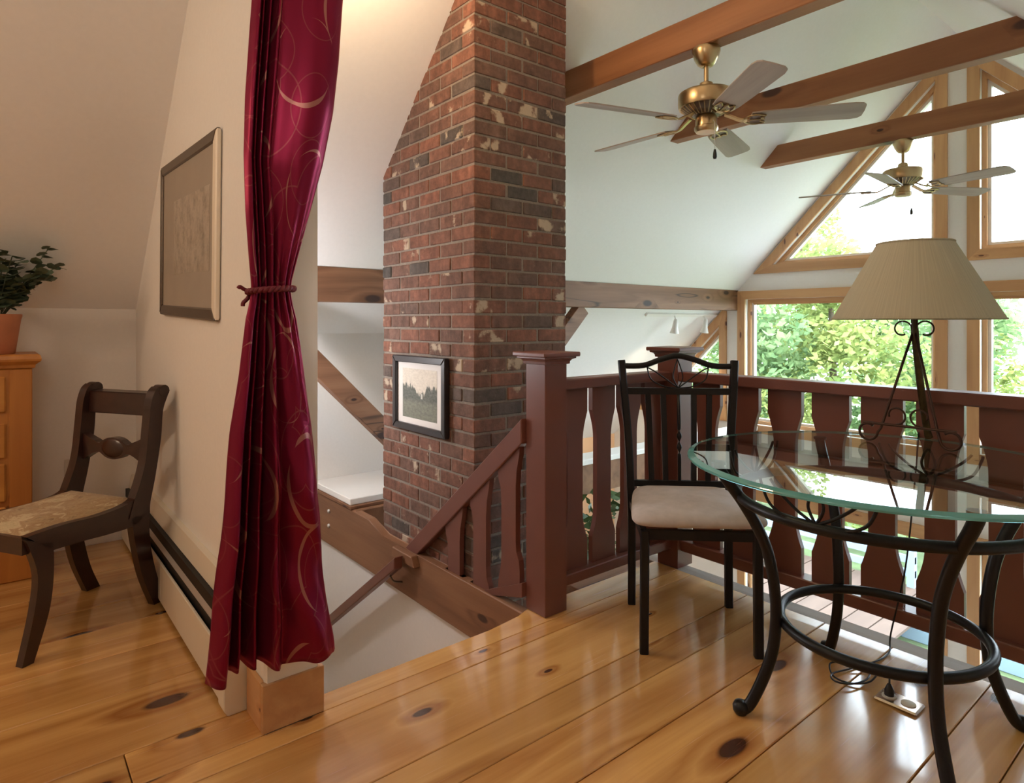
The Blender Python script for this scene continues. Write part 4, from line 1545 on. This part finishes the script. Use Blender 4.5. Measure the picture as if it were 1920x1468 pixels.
FS = -1   # far side direction in local y: forward x up ... set so that it points away from the partition's camera side
side_y = [0.0, FS * WID]
for i, yy in enumerate(side_y):
    y0, y1 = yy - 0.017, yy + 0.017
    local('leg', ribbon([(0.545, 0.0), (0.505, 0.171), (0.492, 0.30), (0.520, 0.405), (0.535, 0.440)], [(0.506, 0.0), (0.455, 0.15), (0.438, 0.26), (0.436, 0.36), (0.440, 0.40)], y0, y1), M['mahogany'], kc)
    local('leg', ribbon([(0.016, 0.0), (0.072, 0.141), (0.104, 0.28), (0.118, 0.37), (0.125, 0.43)], [(-0.046, 0.0), (0.0, 0.114), (0.034, 0.263), (0.040, 0.38), (0.040, 0.44)], y0, y1), M['mahogany'], kc)
    local('back_stile', ribbon([(0.135, 0.40), (0.118, 0.455), (0.066, 0.60), (0.046, 0.76), (0.036, 0.85), (0.018, 0.905), (-0.004, 0.926)], [(0.040, 0.40), (0.038, 0.445), (0.013, 0.552), (-0.014, 0.706), (-0.024, 0.82), (-0.046, 0.880), (-0.058, 0.905)], y0 - 0.004, y1 + 0.004), M['mahogany'], kc)
    bm = L([(0.0, -0.024), (0.026, -0.022), (0.026, 0.022), (0.0, 0.024)], 0, 0, 0, 14)
    bmesh.ops.rotate(bm, verts=bm.verts, matrix=Matrix.Rotation(PI / 2, 3, 'X'))
    bmesh.ops.translate(bm, verts=bm.verts, vec=(-0.030, yy, 0.906))
    local('scroll', bm, M['mahogany'], kc, smooth='auto')
    local('seat_rail', ribbon([(0.530, 0.450), (0.40, 0.456), (0.26, 0.450), (0.14, 0.462), (0.085, 0.495)], [(0.44, 0.375), (0.33, 0.372), (0.22, 0.365), (0.114, 0.366), (0.05, 0.40)], y0, y1), M['mahogany'], kc)
yl, yh = min(side_y), max(side_y)
bm = bmesh.new()
box(bm, 0.50, 0.535, yl, yh, 0.385, 0.445)
local('front_rail', bm, M['mahogany'], kc)
local('rear_rail', B(0.05, 0.085, yl, yh, 0.375, 0.44), M['mahogany'], kc)
# crest rail
bm = bmesh.new()
prism(bm, [(-0.050, 0.80), (0.012, 0.80), (0.004, 0.895), (-0.052, 0.90)], 'Y', yl + 0.015, yh - 0.015, bevel=0.004)
local('crest_rail', bm, M['mahogany'], kc)
# carved centre splat with an oval boss
n = 24
top_, bot_ = [], []
for k in range(n + 1):
    u = k / n
    yy = yl + 0.012 + (yh - yl - 0.024) * u
    d = abs(u - 0.5) * 2
    boss = math.sqrt(max(0, 1 - (d / 0.42) ** 2)) * 0.047 if d < 0.42 else 0
    neck = 0.020 + 0.034 * max(0, (d - 0.50) / 0.5) ** 1.3
    hgt = max(boss, neck)
    lift = 0.0
    top_.append((yy, 0.655 + hgt + (0.006 if d > 0.5 else 0)))
    bot_.append((yy, 0.655 - hgt - 0.25 * max(0, d - 0.6) * 0.1))
bm = bmesh.new()
prism(bm, top_ + bot_[::-1], 'X', 0.005, 0.038)
local('carved_splat', bm, M['mahogany'], kc)
bm = L([(0, 0.008), (0.02, 0.0075), (0.034, 0.005), (0.040, 0.0)], 0, 0, 0, 20)
bmesh.ops.scale(bm, vec=(1, 1.6, 1), verts=bm.verts)
bmesh.ops.rotate(bm, verts=bm.verts, matrix=Matrix.Rotation(PI / 2, 3, 'Y'))
bmesh.ops.translate(bm, verts=bm.verts, vec=(0.038, (yl + yh) / 2, 0.655))
local('oval_boss', bm, M['mahogany'], kc, smooth=True)
# tapestry slip seat
bm = bmesh.new()
NX_, NY_ = 16, 14
gv = []
for i in range(NX_ + 1):
    rowv = []
    for j in range(NY_ + 1):
        u, v = i / NX_, j / NY_
        x = 0.075 + (0.528 - 0.075) * u
        y = (yl + 0.012) + (yh - yl - 0.024) * v
        d = min(u, 1 - u, v, 1 - v)
        zz = 0.438 + 0.040 * min(1, (d / 0.22)) ** 0.55 + (0.02 * (1 - u) ** 3)
        rowv.append(bm.verts.new((x, y, zz)))
    gv.append(rowv)
for i in range(NX_):
    for j in range(NY_):
        bm.faces.new((gv[i][j], gv[i + 1][j], gv[i + 1][j + 1], gv[i][j + 1]))
local('tapestry_seat', bm, M['tapestry'], kc, smooth=True)

# ================================================================== DRESSER AND PLANT
DX0, DX1, DY0, DY1 = -4.095, -3.75, -0.78, 0.142
dr = thing('dresser', 'honey pine chest of drawers with moulded top against the knee wall', 'dresser', (-3.92, -0.32, 0))
obj('carcass', B(DX0, DX1, DY0, DY1, 0.0, 0.985, bevel=0.004), M['dresser'], dr)
obj('base_moulding', prism(bmesh.new(), [(DX1, 0.0), (DX1 + 0.018, 0.0), (DX1 + 0.018, 0.13), (DX1 + 0.006, 0.165), (DX1, 0.165)], 'Y', DY0, DY1 + 0.012) if False else B(DX1, DX1 + 0.016, DY0, DY1 + 0.008, 0.0, 0.160, bevel=0.006), M['dresser'], dr)
bm = bmesh.new()
lv = [(0.002, 0.985), (0.010, 0.990), (0.012, 1.003), (0.022, 1.012), (0.032, 1.020), (0.034, 1.030), (0.030, 1.046), (0.024, 1.052)]
rr = [[bm.verts.new(p) for p in ((DX0, DY0 - q, zz), (DX1 + q, DY0 - q, zz), (DX1 + q, DY1 + q, zz), (DX0, DY1 + q, zz))] for q, zz in lv]
for a, b in zip(rr[:-1], rr[1:]):
    for k in range(4):
        bm.faces.new((a[k], a[(k + 1) % 4], b[(k + 1) % 4], b[k]))
bm.faces.new(rr[0][::-1])
bm.faces.new(rr[-1])
obj('moulded_top', bm, M['dresser'], dr)
obj('front_stile', B(DX1, DX1 + 0.007, DY1 - 0.085, DY1 - 0.001, 0.165, 0.983, bevel=0.003), M['dresser'], dr)
for za, zb_ in ((0.785, 0.952), (0.575, 0.738), (0.375, 0.552), (0.185, 0.352)):
    for ya, yb_ in ((DY0 + 0.09, -0.335), (-0.315, DY1 - 0.098)):
        d = obj('drawer', B(DX1, DX1 + 0.012, ya, yb_, za, zb_, bevel=0.006), M['drawerpine'], dr)
        bm = L([(0, 0.03), (0.012, 0.028), (0.016, 0.018), (0.008, 0.008), (0.010, 0)], 0, 0, 0, 14)
        bmesh.ops.rotate(bm, verts=bm.verts, matrix=Matrix.Rotation(PI / 2, 3, 'Y'))
        bmesh.ops.translate(bm, verts=bm.verts, vec=(DX1 + 0.012, (ya + yb_) / 2, (za + zb_) / 2))
        obj('knob', bm, M['dresser'], d, smooth=True)

PX, PY, PZ = -3.87, 0.0, 1.052
pp = thing('potted_plant', 'grey-green leafy plant in a tapered terracotta pot on the dresser', 'plant', (PX, PY, PZ))
obj('pot', L([(0, 0.0), (0.078, 0.0), (0.082, 0.004), (0.104, 0.165), (0.108, 0.178), (0.108, 0.188), (0.100, 0.188), (0.096, 0.17), (0, 0.168)], PX, PY, PZ, 36), M['terracotta'], pp, smooth='auto')
obj('soil', L([(0, 0.172), (0.097, 0.171), (0, 0.171)], PX, PY, PZ, 20), M['soil'], pp)
bm = bmesh.new()
N = 8
ctr = bm.verts.new((0.5, 0, 0.02))
rim = []
for k in range(N):
    a = 2 * PI * k / N
    rim.append(bm.verts.new((0.5 + 0.5 * math.cos(a), 0.42 * math.sin(a), 0.05 * math.cos(2 * a))))
for k in range(N):
    bm.faces.new((ctr, rim[k], rim[(k + 1) % N]))
leaf_me = bpy.data.meshes.new('leaf')
bm.to_mesh(leaf_me)
bm.free()
leaf_me.materials.append(M['leaf_dark'])
rl = random.Random(11)
stems = bmesh.new()
nleaf = 0
for sidx in range(28):
    az = rl.uniform(-PI, PI)
    if sidx < 13:
        az = rl.uniform(-0.3, 1.5)          # toward the room's corner, the side in view
    lean = rl.uniform(0.08, 0.62)
    ln = rl.uniform(0.20, 0.42)
    p0 = Vector((PX + 0.03 * math.cos(az), PY + 0.03 * math.sin(az), PZ + 0.17))
    dirv = Vector((math.cos(az) * math.sin(lean), math.sin(az) * math.sin(lean), math.cos(lean)))
    droop = rl.uniform(0.0, 0.14)
    pts = [p0 + dirv * (ln * t) - Vector((0, 0, droop * t * t)) for t in (0, 0.25, 0.5, 0.75, 1.0)]
    for q_ in pts:
        q_.x = max(q_.x, -4.02)
        q_.z = min(q_.z, roofz(q_.x) - 0.09)
        q_.z = max(q_.z, PZ + 0.09) if (q_ - Vector((PX, PY, q_.z))).length > 0.12 else q_.z
    sp = spline(pts, 4)
    tube(stems, sp, 0.0022, 5)
    m_ = 8
    for k in range(2, m_ + 1):
        p = sp[min(len(sp) - 1, int(k / m_ * (len(sp) - 1)))]
        for s in (-1, 1):
            o = bpy.data.objects.new('leaf', leaf_me)
            COL.objects.link(o)
            o.parent = pp
            o.matrix_parent_inverse = Matrix.Translation(-pp.location)
            o.location = p
            sc_ = rl.uniform(0.048, 0.075) * (1.1 - 0.3 * k / m_)
            o.scale = (sc_, sc_, sc_)
            o.rotation_euler = (rl.uniform(-0.5, 0.5), rl.uniform(-0.7, 0.2), az + s * rl.uniform(0.9, 1.7))
            nleaf += 1
obj('stem', stems, M['leaf_dark'], pp)

# ================================================================== CEILING FANS
def fan(x, y, rot, label, ztop=2.52):
    t = thing('ceiling_fan', label, 'ceiling fan', (x, y, ztop), group='ceiling fans')
    D = lambda prof: L(prof, 0, 0, 0, 32)
    local('canopy', D([(0.0, 0.0), (0.062, 0.0), (0.066, -0.008), (0.066, -0.018), (0.056, -0.05), (0.040, -0.078), (0.028, -0.088), (0.0, -0.088)]), M['brass'], t, smooth='auto')
    local('downrod', D([(0.0, -0.08), (0.011, -0.08), (0.011, -0.20), (0, -0.20)]), M['brass'], t, smooth='auto')
    local('motor_housing', D([(0.0, -0.160), (0.014, -0.160), (0.030, -0.168), (0.034, -0.180), (0.034, -0.198), (0.050, -0.204), (0.118, -0.212), (0.128, -0.218), (0.132, -0.228), (0.132, -0.276), (0.128, -0.288), (0.0, -0.288)]), M['brass'], t, smooth='auto')
    bm = D([(0.0, -0.288), (0.118, -0.288), (0.100, -0.305), (0.060, -0.325), (0.0, -0.325)])
    local('vent_ring', bm, M['brass_dark'], t, smooth='auto')
    bm = bmesh.new()
    for k in range(30):
        a = 2 * PI * k / 30
        v0 = Vector((math.cos(a), math.sin(a), 0))
        tube(bm, [v0 * 0.120 + Vector((0, 0, -0.288)), v0 * 0.066 + Vector((0, 0, -0.3245))], 0.0035, 5)
    local('vent_fin', bm, M['brass'], t)['kind'] = 'stuff'
    local('switch_housing', D([(0.0, -0.325), (0.045, -0.325), (0.050, -0.332), (0.050, -0.375), (0.056, -0.379), (0.056, -0.392), (0.048, -0.404), (0.0, -0.408)]), M['brass'], t, smooth='auto')
    pull = local('pull_chain', T([(0.052, -0.02, -0.36), (0.062, -0.024, -0.375), (0.063, -0.024, -0.50)], 0.0016, 5), M['steel'], t)
    local('pull_knob', L([(0, 0.048), (0.005, 0.044), (0.0085, 0.026), (0.0095, 0.010), (0.007, 0.001), (0, 0)], 0.063, -0.024, -0.548, 10), M['black'], t, smooth=True)
    zb_ = -0.352
    for k in range(5):
        a = math.radians(rot) + k * 2 * PI / 5
        R = Matrix.Rotation(a, 4, 'Z')
        tilt = Matrix.Rotation(math.radians(-13), 4, 'X')
        # blade outline in its own plane
        L0, L1 = 0.205, 0.690
        ol = [(L0, -0.050), (L0 + 0.05, -0.056), (0.45, -0.063), (L1 - 0.05, -0.068), (L1 - 0.018, -0.062), (L1 - 0.003, -0.045), (L1, 0.0), (L1 - 0.003, 0.045), (L1 - 0.018, 0.062), (L1 - 0.05, 0.068), (0.45, 0.063), (L0 + 0.05, 0.056), (L0, 0.050), (L0 - 0.008, 0.0)]
        bm = bmesh.new()
        prism(bm, ol, 'Z', -0.003, 0.003)
        bl_ = local('blade', bm, M['blade'], t)
        bl_.matrix_local = Matrix.Translation((0, 0, zb_)) @ R @ tilt
        bm = bmesh.new()
        tube(bm, spline([(0.085, 0, 0.030), (0.12, 0.0, 0.012), (0.155, 0, -0.006), (0.185, 0, -0.008)], 4), 1.0, prof=rectprof(0.004, 0.012), up=(0, 0, 1))
        for s in (-1, 1):
            tube(bm, spline([(0.165, 0, -0.008), (0.19, s * 0.030, -0.008), (0.225, s * 0.040, -0.008), (0.265, s * 0.030, -0.008), (0.245, s * 0.016, -0.008), (0.262, 0.0, -0.008)], 4), 0.0045, 6)
        tube(bm, spline([(0.175, 0, -0.008), (0.215, 0, -0.008), (0.262, 0, -0.008)], 3), 0.004, 6)
        bi = local('blade_iron', bm, M['brass'], t)
        bi.matrix_local = Matrix.Translation((0, 0, zb_)) @ R @ tilt
    return t


fan(-1.784, 2.66, 36.5, 'brass five-blade ceiling fan with pale oak blades on the nearest beam')
fan(-1.785, 5.11, -12.0, 'distant five-blade ceiling fan hanging in front of the triangular gable window')

# ================================================================== TRACK LIGHT
tl = thing('track_light', 'white track light with two spot heads under the purlin by the gable', 'track light', (-4.08, 5.6, 1.30))
nrm = Vector((S, 0, -1)).normalized()
p0, p1 = Vector((-4.085, 5.05, roofz(-4.085))), Vector((-4.085, 6.27, roofz(-4.085)))
bm = T([p0 + nrm * 0.012, p1 + nrm * 0.012], 1.0, prof=rectprof(0.0115, 0.018), up=nrm)
obj('track', bm, M['white'], tl)
for yy in (5.50, 6.03):
    a = Vector((-4.085, yy, roofz(-4.085))) + nrm * 0.024
    hd_ = obj('arm', T([a, a + Vector((0.015, 0, -0.045))], 0.008, 8), M['white'], tl, smooth='auto')
    bm = L([(0, 0.0), (0.018, 0.0), (0.026, -0.03), (0.030, -0.09), (0.046, -0.145), (0.046, -0.150), (0.040, -0.148), (0, -0.12)], 0, 0, 0, 18)
    bmesh.ops.rotate(bm, verts=bm.verts, matrix=Matrix.Rotation(math.radians(8), 3, 'Y'))
    bmesh.ops.translate(bm, verts=bm.verts, vec=a + Vector((0.018, 0, -0.035)))
    obj('spot_head', bm, M['white'], hd_, smooth='auto')
    light('spot_bulb', 'SPOT', tuple(a + Vector((0.02, 0, -0.19))), 26, (1.0, 0.78, 0.52), 0.03, rot=(0, math.radians(25), 0), extra={'spot_size': 1.7, 'spot_blend': 0.8})

# ================================================================== LOWER ROOM PLANT
fp = thing('ficus_plant', 'leafy green potted ficus below the loft seen between the balusters', 'plant', (-3.25, 3.62, -2.5))
obj('pot', L([(0, 0), (0.15, 0), (0.20, 0.36), (0.19, 0.37), (0.17, 0.34), (0, 0.34)], -3.25, 3.62, -2.5, 24), M['terracotta'], fp, smooth='auto')
obj('trunk', T(spline([(-3.25, 3.62, -2.2), (-3.23, 3.60, -1.6), (-3.26, 3.63, -1.1), (-3.25, 3.62, -0.55)], 4), 0.02, 8), M['bark'], fp, smooth=True)


def leaf_cloud(rng, blobs, n, size, crease=True):
    verts, faces = [], []
    tot = sum(b[3] ** 2 for b in blobs)
    for (cx, cy, cz, r, fz_) in blobs:
        cnt = int(n * r * r / tot)
        for _ in range(cnt):
            # points in the outer shell of the clump
            d = Vector((rng.gauss(0, 1), rng.gauss(0, 1), rng.gauss(0, 1))).normalized()
            rad = r * (0.55 + 0.45 * rng.random() ** 0.6)
            p = Vector((cx + d.x * rad, cy + d.y * rad, cz + d.z * rad * fz_))
            a = Vector((rng.gauss(0, 1), rng.gauss(0, 1), rng.gauss(0, 0.6))).normalized()
            b = a.cross(Vector((rng.gauss(0, 1), rng.gauss(0, 1), rng.gauss(0, 1)))).normalized()
            s = size * rng.uniform(0.6, 1.25)
            k = len(verts)
            verts += [p - a * s * 0.6, p + b * s * 0.30, p + a * s * 0.6, p - b * s * 0.30]
            faces.append((k, k + 1, k + 2, k + 3))
    return verts, faces


def foliage(name, rng, blobs, n, size, mat, parent):
    v, f = leaf_cloud(rng, blobs, n, size)
    me = bpy.data.meshes.new(name)
    me.from_pydata([tuple(p) for p in v], [], f)
    me.materials.append(mat)
    o = bpy.data.objects.new(name, me)
    COL.objects.link(o)
    if parent:
        adopt(o, parent)
    return o


foliage('foliage', random.Random(5), [(-3.25, 3.62, -0.45, 0.40, 1.0), (-3.30, 3.85, -0.75, 0.30, 1.0), (-3.15, 3.45, -0.85, 0.32, 1.0)], 620, 0.10, M['leaf_ficus'], fp)

# ================================================================== OUTDOORS
struct('ground', B(-45, 35, YG + 0.2, 60, -3.2, -2.95), M['lawn'], 'sunny green lawn outside the gable', 'ground')
dk = thing('garden_deck', 'brown board deck outside the lower windows', 'deck', (-4, 8, -2.95), kind='structure')
xb = -7.4
while xb < -3.35:
    obj('board', B(xb + 0.006, xb + 0.30, YG + 0.22, 10.4, -2.68, -2.64, bevel=0.003), M['deck'], dk)
    xb += 0.31
for xx in (-7.3, -5.4, -3.5):
    obj('deck_post', B(xx - 0.05, xx + 0.05, 10.3, 10.4, -3.0, -2.0), M['deck_rail'], dk)
for zz in (-2.45, -2.25, -2.05):
    obj('deck_rail', B(-7.35, -3.45, 10.32, 10.38, zz - 0.05, zz + 0.05), M['deck_rail'], dk)
tag(obj('garden_wall', B(-3.3, 3.0, 9.3, 9.45, -2.95, -2.62, bevel=0.01), M['deck_rail']), 'low blue-grey timber edging across the lawn beyond the deck', 'garden edging')


def tree(x, y, h, crown, seed, mat, label, n=6500, size=0.17, cat='tree', name='broadleaf_tree', grp='trees beyond the gable windows', trunk=True, base=-2.95):
    rng = random.Random(seed)
    t = thing(name, label, cat, (x, y, base), group=grp)
    if trunk:
        bm = bmesh.new()
        top = Vector((x + rng.uniform(-0.3, 0.3), y + rng.uniform(-0.3, 0.3), base + h * 0.8))
        tube(bm, spline([(x, y, base), (x + 0.06, y, base + h * 0.25), tuple(top.lerp(Vector((x, y, base)), 0.4)), tuple(top)], 4), [0.16 - 0.009 * i for i in range(13)], 8)
        obj('trunk', bm, M['bark'], t, smooth=True)
    blobs = []
    for k in range(16):
        a = rng.uniform(0, 2 * PI)
        zz = rng.uniform(0.10, 1.0)
        sp = crown * (1.05 - 0.75 * zz ** 1.6) * rng.uniform(0.25, 0.85)
        blobs.append((x + sp * math.cos(a), y + sp * math.sin(a), base + h * (0.12 + 0.83 * zz), crown * rng.uniform(0.30, 0.46), 0.8))
    foliage('crown', rng, blobs, n, size, mat, t)
    return t


tree(-8.5, 13.4, 8.0, 2.3, 1, M['tree_leaf2'], 'bright leafy tree filling the left side of the large window')
tree(-10.9, 14.8, 9.4, 2.9, 2, M['tree_leaf'], 'leafy tree seen through the small triangular window below the purlin')
tree(-6.6, 15.0, 5.9, 2.3, 3, M['tree_leaf'], 'yellow-green tree in the middle of the large window')
tree(-4.9, 17.0, 4.9, 2.3, 4, M['tree_leaf2'], 'lower green tree on the lamp side of the large window')
tree(-9.4, 18.5, 8.8, 2.8, 6, M['tree_leaf'], 'tall tree standing behind the others in the triangular gable window')
tree(-7.6, 20.5, 5.6, 2.8, 8, M['tree_leaf2'], 'farther tree behind the yellow-green tree')
tree(-6.3, 24.0, 4.6, 2.4, 9, M['tree_leaf'], 'low distant tree behind the lampshade window mullion')
tree(-6.9, 10.9, 2.6, 1.1, 12, M['shrub_leaf'], 'dusky plum shrub just outside the large window', n=1500, size=0.16, cat='shrub', name='garden_shrub', grp='shrubs by the deck', trunk=False)
tree(-4.6, 12.2, 2.2, 1.4, 13, M['tree_leaf'], 'yellow-green shrub beyond the deck rails', n=1600, size=0.16, cat='shrub', name='garden_shrub', grp='shrubs by the deck', trunk=False)
tree(-1.6, 13.4, 1.8, 1.3, 14, M['tree_leaf2'], 'green shrub on the lawn under the lower windows', n=1400, size=0.16, cat='shrub', name='garden_shrub', grp='shrubs by the deck', trunk=False)
